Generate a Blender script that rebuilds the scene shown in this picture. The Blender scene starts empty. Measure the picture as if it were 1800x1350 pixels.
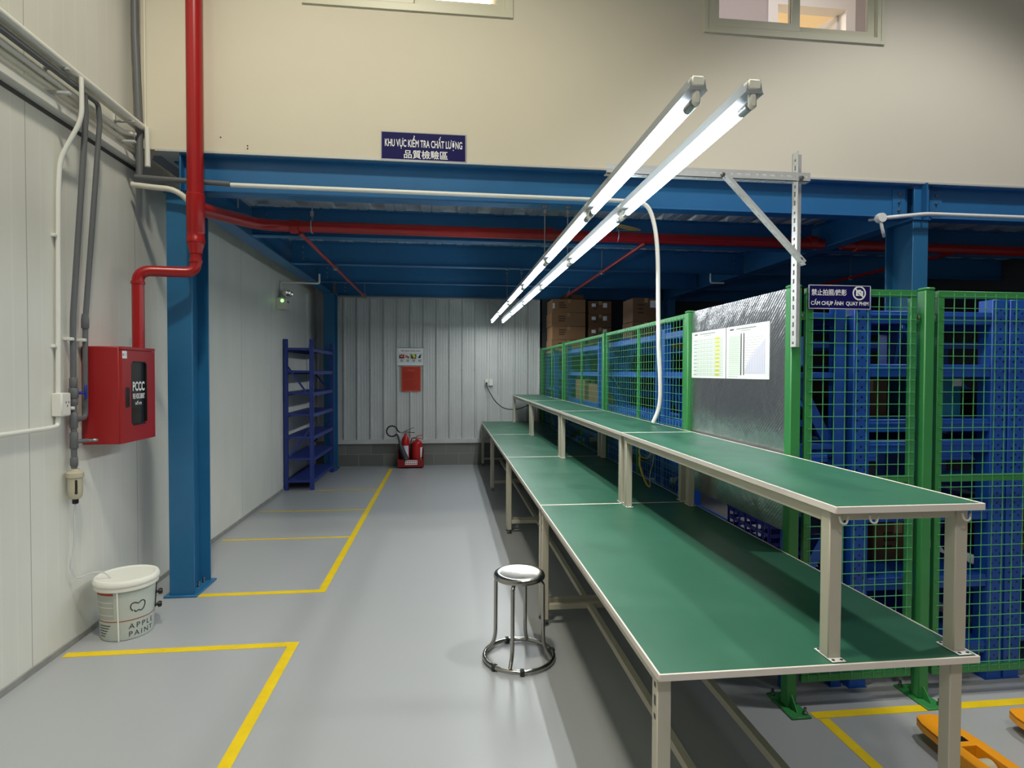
import bpy, math, random
from mathutils import Vector, Matrix

random.seed(7)
S = bpy.context.scene
COL = S.collection

# ------------------------------------------------------------------ camera
F_PX, YAW, PITCH, ROLL = 1020.0, math.atan(115.5/1020), math.atan(21.3/1020), 0.003
_f = Vector((math.sin(YAW)*math.cos(PITCH), math.cos(YAW)*math.cos(PITCH), -math.sin(PITCH)))
_r = Vector((math.cos(YAW), -math.sin(YAW), 0)); _u = _r.cross(_f)
_r, _u = math.cos(ROLL)*_r + math.sin(ROLL)*_u, -math.sin(ROLL)*_r + math.cos(ROLL)*_u
cd = bpy.data.cameras.new('camera'); cam = bpy.data.objects.new('camera', cd); COL.objects.link(cam)
cd.sensor_fit = 'HORIZONTAL'; cd.sensor_width = 36; cd.lens = 36*F_PX/1800; cd.clip_start = .02; cd.clip_end = 80
m = Matrix(((_r.x, _u.x, -_f.x, 0), (_r.y, _u.y, -_f.y, 0), (_r.z, _u.z, -_f.z, 1.6), (0, 0, 0, 1)))
cam.matrix_world = m
S.camera = cam

# ------------------------------------------------------------------ light and exposure
S.view_settings.view_transform = 'Standard'; S.view_settings.look = 'None'
S.view_settings.gamma = 1; S.view_settings.use_curve_mapping = False
S.view_settings.exposure = 0.0
W = bpy.data.worlds.new('hall_ambient'); S.world = W; W.use_nodes = True
bg = W.node_tree.nodes['Background']; bg.inputs[0].default_value = (1, 1, .99, 1); bg.inputs[1].default_value = .12

def spot(name, loc, target, power, col, angle, blend, size):
    l = bpy.data.lights.new(name, 'SPOT'); l.energy = power; l.color = col; l.spot_size = math.radians(angle)
    l.spot_blend = blend; l.shadow_soft_size = size
    o = bpy.data.objects.new(name, l); COL.objects.link(o); o.location = loc
    o.rotation_euler = (Vector(target)-Vector(loc)).to_track_quat('-Z', 'Y').to_euler()
    return o
def area(name, loc, target, power, col, sx, sy):
    l = bpy.data.lights.new(name, 'AREA'); l.shape = 'RECTANGLE'; l.size = sx; l.size_y = sy; l.energy = power; l.color = col
    o = bpy.data.objects.new(name, l); COL.objects.link(o); o.location = loc
    o.rotation_euler = (Vector(target)-Vector(loc)).to_track_quat('-Z', 'Y').to_euler()
    return o
spot('hall_lamp_warm', (-.6, 1.3, 6.6), (-.6, 1.3, 0), 600, (1, .94, .76), 128, .5, .2)
spot('hall_lamp_cool', (3.6, 2.1, 6.6), (3.6, 2.1, 0), 500, (1, .99, .97), 98, .4, .16)
spot('hall_lamp_rear', (-.2, -2.0, 6.6), (-.3, -1.4, 0), 360, (1, .99, .97), 120, .6, .25)
spot('hall_lamp_rear', (4.6, -2.2, 6.8), (4.4, -1.6, 0), 110, (1, .99, .97), 116, .6, .25)
area('upstairs_lamp', (2.6, 4.75, 5.85), (2.6, 4.75, 3), 26, (1, .96, .97), 3.0, .3)
area('upstairs_lamp', (3.6, 7.2, 5.85), (3.6, 7.2, 3), 120, (1, .93, .8), 1.2, .5)

# ------------------------------------------------------------------ materials
def lin(c):
    return tuple(((v/255)/12.92 if v/255 <= .04045 else ((v/255+.055)/1.055)**2.4) for v in c)
MATS = {}
def mat(name, c, rough=.5, metal=0., var=0., vscale=6., bump=0., bscale=60., emit=0., rvar=0., spec=.5, coat=0.):
    m = bpy.data.materials.new(name); m.use_nodes = True; MATS[name] = m
    nt = m.node_tree; b = nt.nodes['Principled BSDF']; L = nt.links.new
    c = lin(c)
    b.inputs['Base Color'].default_value = (*c, 1); b.inputs['Roughness'].default_value = rough
    b.inputs['Metallic'].default_value = metal; b.inputs['Specular IOR Level'].default_value = spec
    b.inputs['Coat Weight'].default_value = coat
    if emit:
        b.inputs['Emission Color'].default_value = (*c, 1); b.inputs['Emission Strength'].default_value = emit
    if var or bump or rvar:
        g = nt.nodes.new('ShaderNodeNewGeometry')
    if var or rvar:
        n = nt.nodes.new('ShaderNodeTexNoise'); n.inputs['Scale'].default_value = vscale; n.inputs['Detail'].default_value = 6
        n.inputs['Roughness'].default_value = .62
        L(g.outputs['Position'], n.inputs['Vector'])
    if var:
        r = nt.nodes.new('ShaderNodeMapRange'); r.inputs[1].default_value = .3; r.inputs[2].default_value = .7
        r.inputs[3].default_value = 1-var; r.inputs[4].default_value = 1+var
        L(n.outputs['Fac'], r.inputs[0])
        v = nt.nodes.new('ShaderNodeVectorMath'); v.operation = 'SCALE'; v.inputs[0].default_value = c
        L(r.outputs[0], v.inputs['Scale']); L(v.outputs[0], b.inputs['Base Color'])
    if rvar:
        r2 = nt.nodes.new('ShaderNodeMapRange'); r2.inputs[1].default_value = .3; r2.inputs[2].default_value = .7
        r2.inputs[3].default_value = max(.03, rough-rvar); r2.inputs[4].default_value = rough+rvar
        L(n.outputs['Fac'], r2.inputs[0]); L(r2.outputs[0], b.inputs['Roughness'])
    if bump:
        n2 = nt.nodes.new('ShaderNodeTexNoise'); n2.inputs['Scale'].default_value = bscale; n2.inputs['Detail'].default_value = 3
        L(g.outputs['Position'], n2.inputs['Vector'])
        bp = nt.nodes.new('ShaderNodeBump'); bp.inputs['Strength'].default_value = bump; bp.inputs['Distance'].default_value = .002
        L(n2.outputs['Fac'], bp.inputs['Height']); L(bp.outputs[0], b.inputs['Normal'])
    return m

mat('floor_epoxy', (164, 167, 169), .33, var=.012, vscale=.7, rvar=.03)
mat('upper_wall_paint', (214, 207, 189), .75, var=.02, vscale=1.2)
mat('column_blue', (36, 102, 146), .38, var=.08, vscale=3.5, bump=.08, bscale=25)
mat('beam_blue', (38, 104, 156), .4, var=.07, vscale=3, bump=.08, bscale=25)
mat('rack_navy', (42, 62, 140), .42, var=.06, vscale=4)
mat('rack_blue', (22, 78, 168), .42, var=.08, vscale=4)
mat('fence_green', (54, 134, 72), .38, var=.05, vscale=5)
mat('bench_green', (47, 99, 77), .42, var=.07, vscale=3.2, rvar=.06, bump=.06, bscale=120)
mat('bench_trim', (228, 218, 208), .5)
mat('bench_leg', (190, 184, 166), .5, var=.03)
mat('pipe_red', (160, 22, 24), .3, var=.06, vscale=5)
mat('cabinet_red', (158, 28, 32), .42, bump=.05, bscale=150)
mat('bright_red', (190, 28, 26), .3)
mat('tray_red', (140, 20, 24), .45)
mat('sign_red', (188, 50, 26), .5)
mat('sign_red_dark', (150, 28, 16), .5)
mat('sign_orange', (214, 120, 70), .5)
mat('white_plastic', (228, 228, 222), .4)
mat('cream_plastic', (222, 220, 205), .45)
mat('white_paint', (225, 225, 222), .4)
mat('paper', (238, 241, 240), .7)
mat('grey_pvc', (98, 101, 104), .45)
mat('dark_grey', (58, 58, 60), .5)
mat('black', (18, 18, 19), .4)
mat('rubber', (24, 40, 34), .6)
mat('tape_yellow', (232, 200, 22), .45, var=.08, vscale=9)
mat('orange_paint', (240, 158, 24), .4, var=.04, vscale=8)
mat('galvanised', (178, 182, 184), .38, metal=.85, var=.1, vscale=12)
mat('zinc_paint', (200, 202, 202), .42, metal=.25)
mat('chrome', (168, 166, 160), .2, metal=1, var=.03, rvar=.05, vscale=8)
mat('steel', (150, 150, 150), .3, metal=1)
mat('navy_sign', (16, 14, 82), .35, spec=.25)
mat('wire_green_lit', (86, 168, 112), .4)  # fence green with the light caught by the thin wires painted in
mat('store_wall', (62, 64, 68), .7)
mat('housing_white', (146, 152, 156), .5)
mat('white_ink', (238, 238, 240), .5)
mat('sign_frame', (170, 172, 184), .4)
mat('lettering_dark', (50, 56, 54), .6)
mat('cardboard', (150, 112, 78), .8, var=.06, vscale=5)
mat('cardboard_dark', (116, 86, 60), .8, var=.06, vscale=5)
mat('packing_tape', (170, 140, 96), .35)
mat('ink_brown', (70, 50, 38), .8)
mat('bucket_grey', (188, 196, 188), .42)
mat('bucket_panel', (168, 172, 164), .5)
mat('bucket_brown', (160, 72, 44), .5)
mat('bucket_white', (232, 232, 222), .4)
mat('window_frame', (206, 204, 182), .4)
mat('lilac_paint', (176, 168, 172), .7)
mat('door_white', (226, 224, 226), .5)
mat('cream_paint', (226, 210, 176), .7)
mat('yellow_ink', (214, 212, 40), .6)
mat('pale_green_ink', (222, 234, 224), .7)
mat('grey_ink', (96, 106, 104), .7)
mat('lilac_ink', (218, 218, 236), .7)
mat('cord_yellow', (206, 170, 70), .5)
mat('cord_pale', (190, 180, 130), .5)
mat('valve_blue', (24, 50, 150), .4)
mat('filter_cream', (186, 180, 156), .45, var=.05)
mat('filter_glass', (40, 34, 26), .12)
mat('basket_blue', (28, 42, 150), .45)
mat('teal_plastic', (40, 120, 150), .45)
mat('grout_grey', (146, 146, 142), .8, var=.15, vscale=12)
mat('foil_back', (110, 112, 116), .5)
mat('tube_glow', (240, 250, 255), .4, emit=15)
mat('panel_glow', (255, 252, 246), .4, emit=7)
mat('led_green', (150, 255, 130), .4, emit=2.2)
mat('cabinet_glass', (34, 28, 28), .08)

def glass(name):
    m = bpy.data.materials.new(name); m.use_nodes = True; MATS[name] = m
    b = m.node_tree.nodes['Principled BSDF']
    b.inputs['Transmission Weight'].default_value = 1; b.inputs['Roughness'].default_value = 0
    b.inputs['IOR'].default_value = 1.12; b.inputs['Base Color'].default_value = (.97, .98, .98, 1)
glass('window_glass')
def clear_hose():
    m = bpy.data.materials.new('clear_hose'); m.use_nodes = True; MATS['clear_hose'] = m
    b = m.node_tree.nodes['Principled BSDF']
    b.inputs['Transmission Weight'].default_value = .5; b.inputs['Roughness'].default_value = .25
    b.inputs['Base Color'].default_value = (.85, .87, .86, 1)
clear_hose()

def node_math(nt, op, a, b=None):
    n = nt.nodes.new('ShaderNodeMath'); n.operation = op
    for i, v in enumerate((a, b)):
        if v is None: continue
        if isinstance(v, (int, float)): n.inputs[i].default_value = v
        else: nt.links.new(v, n.inputs[i])
    return n.outputs[0]
def pos_xyz(nt):
    g = nt.nodes.new('ShaderNodeNewGeometry'); s = nt.nodes.new('ShaderNodeSeparateXYZ')
    nt.links.new(g.outputs['Position'], s.inputs[0]); return g.outputs['Position'], s.outputs
def panel_wall(name, c, seam0, pitch, rib):
    """insulated steel panels: a joint every pitch along y and fine rolled lines every rib"""
    m = mat(name, c, .42); nt = m.node_tree; b = nt.nodes['Principled BSDF']; L = nt.links.new
    P, (X, Y, Z) = pos_xyz(nt)
    t = node_math(nt, 'MODULO', node_math(nt, 'ADD', Y, 100*pitch-seam0), pitch)
    seam = node_math(nt, 'LESS_THAN', t, .006)
    r = node_math(nt, 'MODULO', node_math(nt, 'ADD', Y, 100*pitch-seam0), rib)
    line = node_math(nt, 'LESS_THAN', r, .012)
    n = nt.nodes.new('ShaderNodeTexNoise'); n.inputs['Scale'].default_value = 2.2; n.inputs['Detail'].default_value = 7
    mp = nt.nodes.new('ShaderNodeMapping'); mp.inputs['Scale'].default_value = (1, 1.6, .5)
    L(P, mp.inputs[0]); L(mp.outputs[0], n.inputs['Vector'])
    f = nt.nodes.new('ShaderNodeMapRange'); f.inputs[1].default_value = .3; f.inputs[2].default_value = .7
    f.inputs[3].default_value = .955; f.inputs[4].default_value = 1.03
    L(n.outputs['Fac'], f.inputs[0])
    k = node_math(nt, 'MULTIPLY', node_math(nt, 'ADD', f.outputs[0], node_math(nt, 'MULTIPLY', line, .035)), node_math(nt, 'SUBTRACT', 1, node_math(nt, 'MULTIPLY', seam, .45)))
    v = nt.nodes.new('ShaderNodeVectorMath'); v.operation = 'SCALE'; v.inputs[0].default_value = lin(c)
    L(k, v.inputs['Scale']); L(v.outputs[0], b.inputs['Base Color'])
    bp = nt.nodes.new('ShaderNodeBump'); bp.inputs['Strength'].default_value = .7; bp.inputs['Distance'].default_value = .002
    L(node_math(nt, 'ADD', line, node_math(nt, 'MULTIPLY', seam, -2)), bp.inputs['Height']); L(bp.outputs[0], b.inputs['Normal'])
panel_wall('panel_white', (226, 226, 218), 3.295, 1.06, .106)
def block_wall():
    m = mat('concrete_block', (122, 122, 116), .85); nt = m.node_tree; b = nt.nodes['Principled BSDF']; L = nt.links.new
    P, (X, Y, Z) = pos_xyz(nt)
    cmb = nt.nodes.new('ShaderNodeCombineXYZ'); L(X, cmb.inputs[0]); L(Z, cmb.inputs[1])
    br = nt.nodes.new('ShaderNodeTexBrick'); L(cmb.outputs[0], br.inputs['Vector'])
    br.inputs['Scale'].default_value = 1; br.inputs['Brick Width'].default_value = .42; br.inputs['Row Height'].default_value = .2
    br.inputs['Mortar Size'].default_value = .006
    br.inputs['Color1'].default_value = (*lin((126, 126, 120)), 1); br.inputs['Color2'].default_value = (*lin((108, 108, 103)), 1)
    br.inputs['Mortar'].default_value = (*lin((140, 140, 134)), 1)
    L(br.outputs['Color'], b.inputs['Base Color'])
block_wall()
def foil():
    m = mat('foil', (196, 198, 202), .24, metal=.95); nt = m.node_tree; b = nt.nodes['Principled BSDF']; L = nt.links.new
    P, (X, Y, Z) = pos_xyz(nt)
    w = nt.nodes.new('ShaderNodeTexWave'); w.wave_type = 'BANDS'; w.bands_direction = 'DIAGONAL'
    w.inputs['Scale'].default_value = 26; w.inputs['Distortion'].default_value = 1.2
    n = nt.nodes.new('ShaderNodeTexNoise'); n.inputs['Scale'].default_value = 9; n.inputs['Detail'].default_value = 5
    L(P, w.inputs['Vector']); L(P, n.inputs['Vector'])
    h = node_math(nt, 'ADD', node_math(nt, 'MULTIPLY', w.outputs['Fac'], .05), n.outputs['Fac'])
    bp = nt.nodes.new('ShaderNodeBump'); bp.inputs['Strength'].default_value = .8; bp.inputs['Distance'].default_value = .008
    L(h, bp.inputs['Height']); L(bp.outputs[0], b.inputs['Normal'])
foil()
mat('sheet_metal', (202, 204, 202), .42, metal=.12, var=.05, vscale=2.5)
mat('deck_metal', (196, 202, 210), .35, metal=.3, var=.1, vscale=4)

# ------------------------------------------------------------------ mesh helper
ORG = {}
def round_path(pts, r, n=6):
    pts = [Vector(p) for p in pts]; out = [pts[0]]
    for i in range(1, len(pts)-1):
        a, b, c = pts[i-1], pts[i], pts[i+1]
        d1, d2 = (a-b), (c-b); rr = min(r, d1.length*.49, d2.length*.49)
        p, q = b+d1.normalized()*rr, b+d2.normalized()*rr
        for k in range(n+1):
            t = k/n; out.append((1-t)**2*p + 2*t*(1-t)*b + t*t*q)
    out.append(pts[-1]); return out
def spline(pts, n=8):
    P = [Vector(p) for p in pts]; P = [2*P[0]-P[1]] + P + [2*P[-1]-P[-2]]; out = []
    for i in range(1, len(P)-2):
        for k in range(n):
            t = k/n; a, b, c, d = P[i-1], P[i], P[i+1], P[i+2]
            out.append(.5*((2*b) + (c-a)*t + (2*a-5*b+4*c-d)*t*t + (3*b-a-3*c+d)*t**3))
    out.append(P[-2]); return out

class MB:
    def __init__(s): s.V, s.F, s.M = [], [], []
    def add(s, V, F, m=0):
        o = len(s.V); s.V += [Vector(v) for v in V]; s.F += [tuple(i+o for i in f) for f in F]; s.M += [m]*len(F); return s
    def box(s, x0, x1, y0, y1, z0, z1, b=0, m=0):
        return s.obox(((x0+x1)/2, (y0+y1)/2, (z0+z1)/2), (abs(x1-x0), abs(y1-y0), abs(z1-z0)), None, b, m)
    def obox(s, c, size, rot=None, b=0, m=0):
        hx, hy, hz = (v/2 for v in size); c = Vector(c)
        b = min(b, hx*.95, hy*.95, hz*.95)
        if b <= 0:
            V = [Vector((x, y, z)) for x in (-hx, hx) for y in (-hy, hy) for z in (-hz, hz)]
            Fc = [(0, 1, 3, 2), (4, 6, 7, 5), (0, 4, 5, 1), (2, 3, 7, 6), (0, 2, 6, 4), (1, 5, 7, 3)]
        else:
            V, idx = [], {}
            for sx in (-1, 1):
                for sy in (-1, 1):
                    for sz in (-1, 1):
                        for ax in range(3):
                            q = [sx*hx, sy*hy, sz*hz]
                            for k in range(3):
                                if k != ax: q[k] -= (sx, sy, sz)[k]*b
                            idx[(sx, sy, sz, ax)] = len(V); V.append(Vector(q))
            Fc = []
            sg = (-1, 1)
            for ax in range(3):
                o1, o2 = (ax+1) % 3, (ax+2) % 3
                for sn in sg:
                    loop = []
                    for a, bb in ((-1, -1), (1, -1), (1, 1), (-1, 1)):
                        k = [0, 0, 0]; k[ax] = sn; k[o1] = a; k[o2] = bb
                        loop.append(idx[(*k, ax)])
                    Fc.append(tuple(loop if sn > 0 else loop[::-1]))
                for a in sg:
                    for bb in sg:
                        k0 = [0, 0, 0]; k1 = [0, 0, 0]; k0[ax] = -1; k1[ax] = 1
                        for k in (k0, k1): k[o1] = a; k[o2] = bb
                        f = [idx[(*k0, o1)], idx[(*k1, o1)], idx[(*k1, o2)], idx[(*k0, o2)]]
                        Fc.append(tuple(f if a*bb > 0 else f[::-1]))
            for sx in sg:
                for sy in sg:
                    for sz in sg:
                        f = [idx[(sx, sy, sz, k)] for k in range(3)]
                        Fc.append(tuple(f if sx*sy*sz > 0 else f[::-1]))
        if rot is not None: V = [rot @ v for v in V]
        return s.add([c+v for v in V], Fc, m)
    def bar(s, p, q, w, h, up=(0, 0, 1), b=0, m=0):
        p, q = Vector(p), Vector(q); d = (q-p); L = d.length; d.normalize(); up = Vector(up)
        if abs(d.dot(up)) > .98: up = Vector((0, 1, 0))
        x = d.cross(up).normalized(); z = x.cross(d)
        R = Matrix(((x.x, d.x, z.x), (x.y, d.y, z.y), (x.z, d.z, z.z)))
        return s.obox((p+q)/2, (w, L, h), R, b, m)
    def tube(s, pts, r, seg=10, caps=True, m=0, closed=False):
        pts = [Vector(p) for p in pts]; n = len(pts); rr = r if hasattr(r, '__len__') else [r]*n
        d0 = (pts[1]-pts[0]).normalized()
        nrm = d0.cross(Vector((0, 0, 1)))
        if nrm.length < .05: nrm = d0.cross(Vector((0, 1, 0)))
        nrm.normalize(); V, Fc = [], []
        for i, p in enumerate(pts):
            if closed: t = (pts[(i+1) % n]-pts[i-1])
            else: t = pts[min(i+1, n-1)]-pts[max(i-1, 0)]
            t.normalize(); nrm = (nrm-t*nrm.dot(t)).normalized(); bn = t.cross(nrm)
            V += [p+(nrm*math.cos(a)+bn*math.sin(a))*rr[i] for a in (2*math.pi*k/seg+math.pi/seg for k in range(seg))]
        for i in range(n if closed else n-1):
            j = (i+1) % n
            for k in range(seg):
                l = (k+1) % seg; Fc.append((i*seg+k, i*seg+l, j*seg+l, j*seg+k))
        if caps and not closed:
            Fc.append(tuple(range(seg))[::-1]); Fc.append(tuple((n-1)*seg+k for k in range(seg)))
        return s.add(V, Fc, m)
    def cyl(s, p, q, r, seg=16, m=0, r2=None):
        return s.tube([p, q], [r, r if r2 is None else r2], seg, True, m)
    def lathe(s, prof, c, axis=(0, 0, 1), seg=28, m=0):
        """prof: (radius, height) from bottom to top, closed with caps where the radius is above zero"""
        c, ax = Vector(c), Vector(axis).normalized(); e = ax.orthogonal().normalized(); g = ax.cross(e); V, Fc = [], []
        for r, h in prof: V += [c+ax*h+(e*math.cos(2*math.pi*k/seg)+g*math.sin(2*math.pi*k/seg))*r for k in range(seg)]
        for i in range(len(prof)-1):
            for k in range(seg):
                l = (k+1) % seg; Fc.append((i*seg+k, i*seg+l, (i+1)*seg+l, (i+1)*seg+k))
        Fc.append(tuple(range(seg))[::-1]); Fc.append(tuple((len(prof)-1)*seg+k for k in range(seg)))
        return s.add(V, Fc, m)
    def prism(s, poly, fn, a, b, m=0):
        """poly of 2-D points, fn(u, v, w) -> xyz, swept from w = a to w = b"""
        n = len(poly); V = [fn(u, v, a) for u, v in poly]+[fn(u, v, b) for u, v in poly]
        Fc = [tuple(range(n))[::-1], tuple(range(n, 2*n))]+[(i, (i+1) % n, n+(i+1) % n, n+i) for i in range(n)]
        return s.add(V, Fc, m)
    def ribbon(s, pts, nrm, w, m=0):
        """flat line of width w on a surface with normal nrm"""
        pts = [Vector(p) for p in pts]; nrm = Vector(nrm)
        V, Fc = [], []
        for i, p in enumerate(pts):
            t = (pts[min(i+1, len(pts)-1)]-pts[max(i-1, 0)]).normalized(); x = t.cross(nrm).normalized()*w/2
            V += [p-x, p+x]
        Fc = [(2*i, 2*i+1, 2*i+3, 2*i+2) for i in range(len(pts)-1)]
        return s.add(V, Fc, m)
    def build(s, name, mats, parent=None, label=None, smooth=38):
        me = bpy.data.meshes.new(name); o = bpy.data.objects.new(name, me); COL.objects.link(o)
        if parent is None:
            lo = [min(v[i] for v in s.V) for i in range(3)]; hi = [max(v[i] for v in s.V) for i in range(3)]
            org = Vector(((lo[0]+hi[0])/2, (lo[1]+hi[1])/2, lo[2])); o.location = org
        else:
            org = ORG[parent.name]; o.parent = parent
        ORG[o.name] = org
        me.from_pydata([v-org for v in s.V], [], s.F); me.update()
        for mm in (mats if isinstance(mats, (list, tuple)) else [mats]): me.materials.append(MATS[mm])
        for p, mi in zip(me.polygons, s.M): p.material_index = mi
        import bmesh
        bm = bmesh.new(); bm.from_mesh(me); bmesh.ops.recalc_face_normals(bm, faces=bm.faces); bm.to_mesh(me); bm.free()
        if smooth:
            me.shade_smooth(); me.set_sharp_from_angle(angle=math.radians(smooth))
        if label: o['label'] = label
        return o

def tag(o, label, cat, group=None):
    o['label'] = label; o['category'] = cat
    if group: o['group'] = group
    return o
def thing(name, label, cat, loc, group=None):
    o = bpy.data.objects.new(name, None); COL.objects.link(o); o.location = loc; o.empty_display_size = .05
    ORG[o.name] = Vector(loc); return tag(o, label, cat, group)
def struct(o):
    o['kind'] = 'structure'; return o
def kids(o): return [c for c in bpy.data.objects if c.parent == o]
def copy_tree(root, loc, label, group=None, rotz=None):
    r = root.copy(); COL.objects.link(r); r.location = loc; r['label'] = label
    if group: r['group'] = group
    if rotz is not None: r.rotation_euler.z = rotz
    ORG[r.name] = Vector(loc)
    for ch in kids(root):
        c = ch.copy(); COL.objects.link(c); c.parent = r; ORG[c.name] = Vector(loc)
        for g in kids(ch):
            d = g.copy(); COL.objects.link(d); d.parent = c; ORG[d.name] = Vector(loc)
    return r

def text_mb(mb, body, fn, w=None, h=None, bold=0., m=0, space=1.0):
    """letters centred on (0, 0), scaled to width w and / or height h, mapped by fn(u, v) onto the surface"""
    c = bpy.data.curves.new('lettering', 'FONT'); c.body = body; c.resolution_u = 3; c.offset = bold; c.space_character = space
    o = bpy.data.objects.new('lettering', c); COL.objects.link(o); bpy.context.view_layer.update()
    me = bpy.data.meshes.new_from_object(o.evaluated_get(bpy.context.evaluated_depsgraph_get()))
    xs = [v.co.x for v in me.vertices]; ys = [v.co.y for v in me.vertices]
    cx, cy, dx, dy = (min(xs)+max(xs))/2, (min(ys)+max(ys))/2, max(xs)-min(xs), max(ys)-min(ys)
    sx = w/dx if w else h/dy; sy = h/dy if h else sx
    mb.add([fn((v.co.x-cx)*sx, (v.co.y-cy)*sy) for v in me.vertices], [tuple(p.vertices) for p in me.polygons], m)
    bpy.data.objects.remove(o); bpy.data.curves.remove(c); bpy.data.meshes.remove(me)
    return mb
def plane_fn(c, r, u):
    c, r, u = Vector(c), Vector(r), Vector(u); return lambda a, b: c+r*a+u*b

# ================================================================== SETTING
XL, YB, YF = -2.17, 10.0, 4.32           # side wall, end wall, front plane of the mezzanine
ZS, ZD = 2.85, 3.12                      # beam underside, deck level
struct(MB().box(-3, 10, -7, 10.4, -.1, 0).build('floor', 'floor_epoxy'))
struct(MB().box(XL-.1, XL, -7, YB+.05, 0, 7.5).build('wall_left', 'panel_white'))
struct(MB().box(XL, XL+.012, -7, YB, 0, .035).build('baseboard_left', 'grout_grey'))

# end wall: concrete blocks below, ribbed steel sheet above
struct(MB().box(-2.3, 10, YB-.02, YB+.2, 0, .415).build('wall_back_lower', 'concrete_block'))
b = MB(); poly = []; x = -2.14-.2203*1
while x < 1.5:
    poly += [(x-.02, 0), (x-.012, .03), (x+.012, .03), (x+.02, 0)]
    for k in range(1, 4): xx = x+.02+(.18)*k/4; poly += [(xx-.014, 0), (xx-.006, .0014), (xx+.006, .0014), (xx+.014, 0)]
    x += .2203
poly = [(poly[0][0]-.1, 0)]+poly+[(poly[-1][0]+.1, 0), (poly[-1][0]+.1, -.1), (poly[0][0]-.1, -.1)]
b.prism(poly, lambda u, v, w: Vector((u, YB-v, w)), .43, 3.15)
struct(b.build('wall_back', 'sheet_metal', smooth=0))
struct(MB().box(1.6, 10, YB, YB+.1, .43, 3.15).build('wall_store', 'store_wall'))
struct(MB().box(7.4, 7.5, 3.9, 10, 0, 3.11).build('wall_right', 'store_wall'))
struct(MB().box(1.585, 1.61, YB-.045, YB, .44, 2.85).build('trim_6', 'white_paint'))
struct(MB().box(XL, XL+.03, 9.36, 9.42, 0, 2.8, .004).build('trim_7', 'white_paint'))
b = MB().box(-1.8, 10, YB-.05, YB, .405, .45).box(-1.8, 10, YB-.056, YB-.05, .38, .45)
struct(b.build('trim_1', 'sheet_metal'))
b = MB(); x = -2.14+.2203
while x < 1.6:
    for z in (.52, 1.62): b.lathe([(.007, 0), (.007, .006), (.003, .009)], (x-.025, YB-.001, z), (0, -1, 0), 8)
    x += .2203
struct(b.build('trim_2', 'steel'))
struct(MB().box(-1.8, 1.6, YB-.035, YB-.001, 2.825, 2.85).build('trim_3', 'zinc_paint'))

# ceiling under the mezzanine: ribbed steel deck
b = MB(); poly = []; x = -2.1
while x < 9:
    poly += [(x, 0), (x+.03, .055), (x+.15, .055), (x+.18, 0), (x+.25, 0), (x+.255, .008), (x+.265, .008), (x+.27, 0)]; x += .34
poly = poly+[(x, 0), (x, .09), (-2.1, .09)]
b.prism(poly, lambda u, v, w: Vector((u, w, ZD-.005+v)), YF+.14, YB)
struct(b.build('ceiling', 'deck_metal', smooth=0))

# upper front wall with two window openings
W1, W2, WZ0, WZ1 = (-.985, .455), (1.985, 3.42), 4.225, 5.35
b = MB(); y0, y1 = YF-.02, YF+.1
for xa, xb, za, zb in ((-2.09, 9, ZD+.012, WZ0), (-2.09, 9, WZ1, 7.5), (-2.09, W1[0], WZ0, WZ1), (W1[1], W2[0], WZ0, WZ1), (W2[1], 9, WZ0, WZ1)):
    b.box(xa, xb, y0, y1, za, zb)
for x, z in ((-1.57, 3.235), (-1.39, 3.185), (-1.39, 3.165)): b.lathe([(.005, 0), (.004, .004)], (x, y0, z), (0, -1, 0), 8, 1)
struct(b.build('wall_front', ['upper_wall_paint', 'dark_grey']))
struct(MB().box(-2.0, 9, YF-.03, YF+.1, ZD, ZD+.014).build('trim_4', 'zinc_paint'))

def window(name, xa, xb, left_front):
    root = bpy.data.objects.new(name, None); COL.objects.link(root); root['kind'] = 'structure'
    root.location = ((xa+xb)/2, YF, WZ0); ORG[root.name] = root.location.copy()
    b = MB(); t = .03
    b.box(xa-.03, xb+.03, YF-.032, YF-.02, WZ0-.025, WZ0+.002).box(xa-.03, xb+.03, YF-.032, YF-.02, WZ1-.002, WZ1+.025)
    b.box(xa-.03, xa, YF-.032, YF-.02, WZ0+.002, WZ1-.002).box(xb, xb+.03, YF-.032, YF-.02, WZ0+.002, WZ1-.002)
    b.box(xa, xb, YF-.025, YF+.06, WZ0, WZ0+t).box(xa, xb, YF-.025, YF+.06, WZ1-t, WZ1)
    b.box(xa, xa+t, YF-.025, YF+.06, WZ0+t, WZ1-t).box(xb-t, xb, YF-.025, YF+.06, WZ0+t, WZ1-t)
    b.build('window_frame', 'window_frame', root)
    mid = (xa+xb)/2
    for k, (pa, pb) in enumerate(((xa+t, mid+.03), (mid-.03, xb-t))):
        y = YF-.012 if (k == 0) == left_front else YF+.024
        f = .058; s = MB()
        s.box(pa, pb, y-.014, y+.014, WZ0+t, WZ0+t+f).box(pa, pb, y-.014, y+.014, WZ1-t-f, WZ1-t)
        s.box(pa, pa+f, y-.014, y+.014, WZ0+t+f, WZ1-t-f).box(pb-f, pb, y-.014, y+.014, WZ0+t+f, WZ1-t-f)
        so = s.build('sash', 'window_frame', root)
        MB().box(pa+f-.004, pb-f+.004, y-.003, y+.003, WZ0+t+f-.004, WZ1-t-f+.004).build('pane', 'window_glass', so)
window('window_1', *W1, True); window('window_2', *W2, True)

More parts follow.
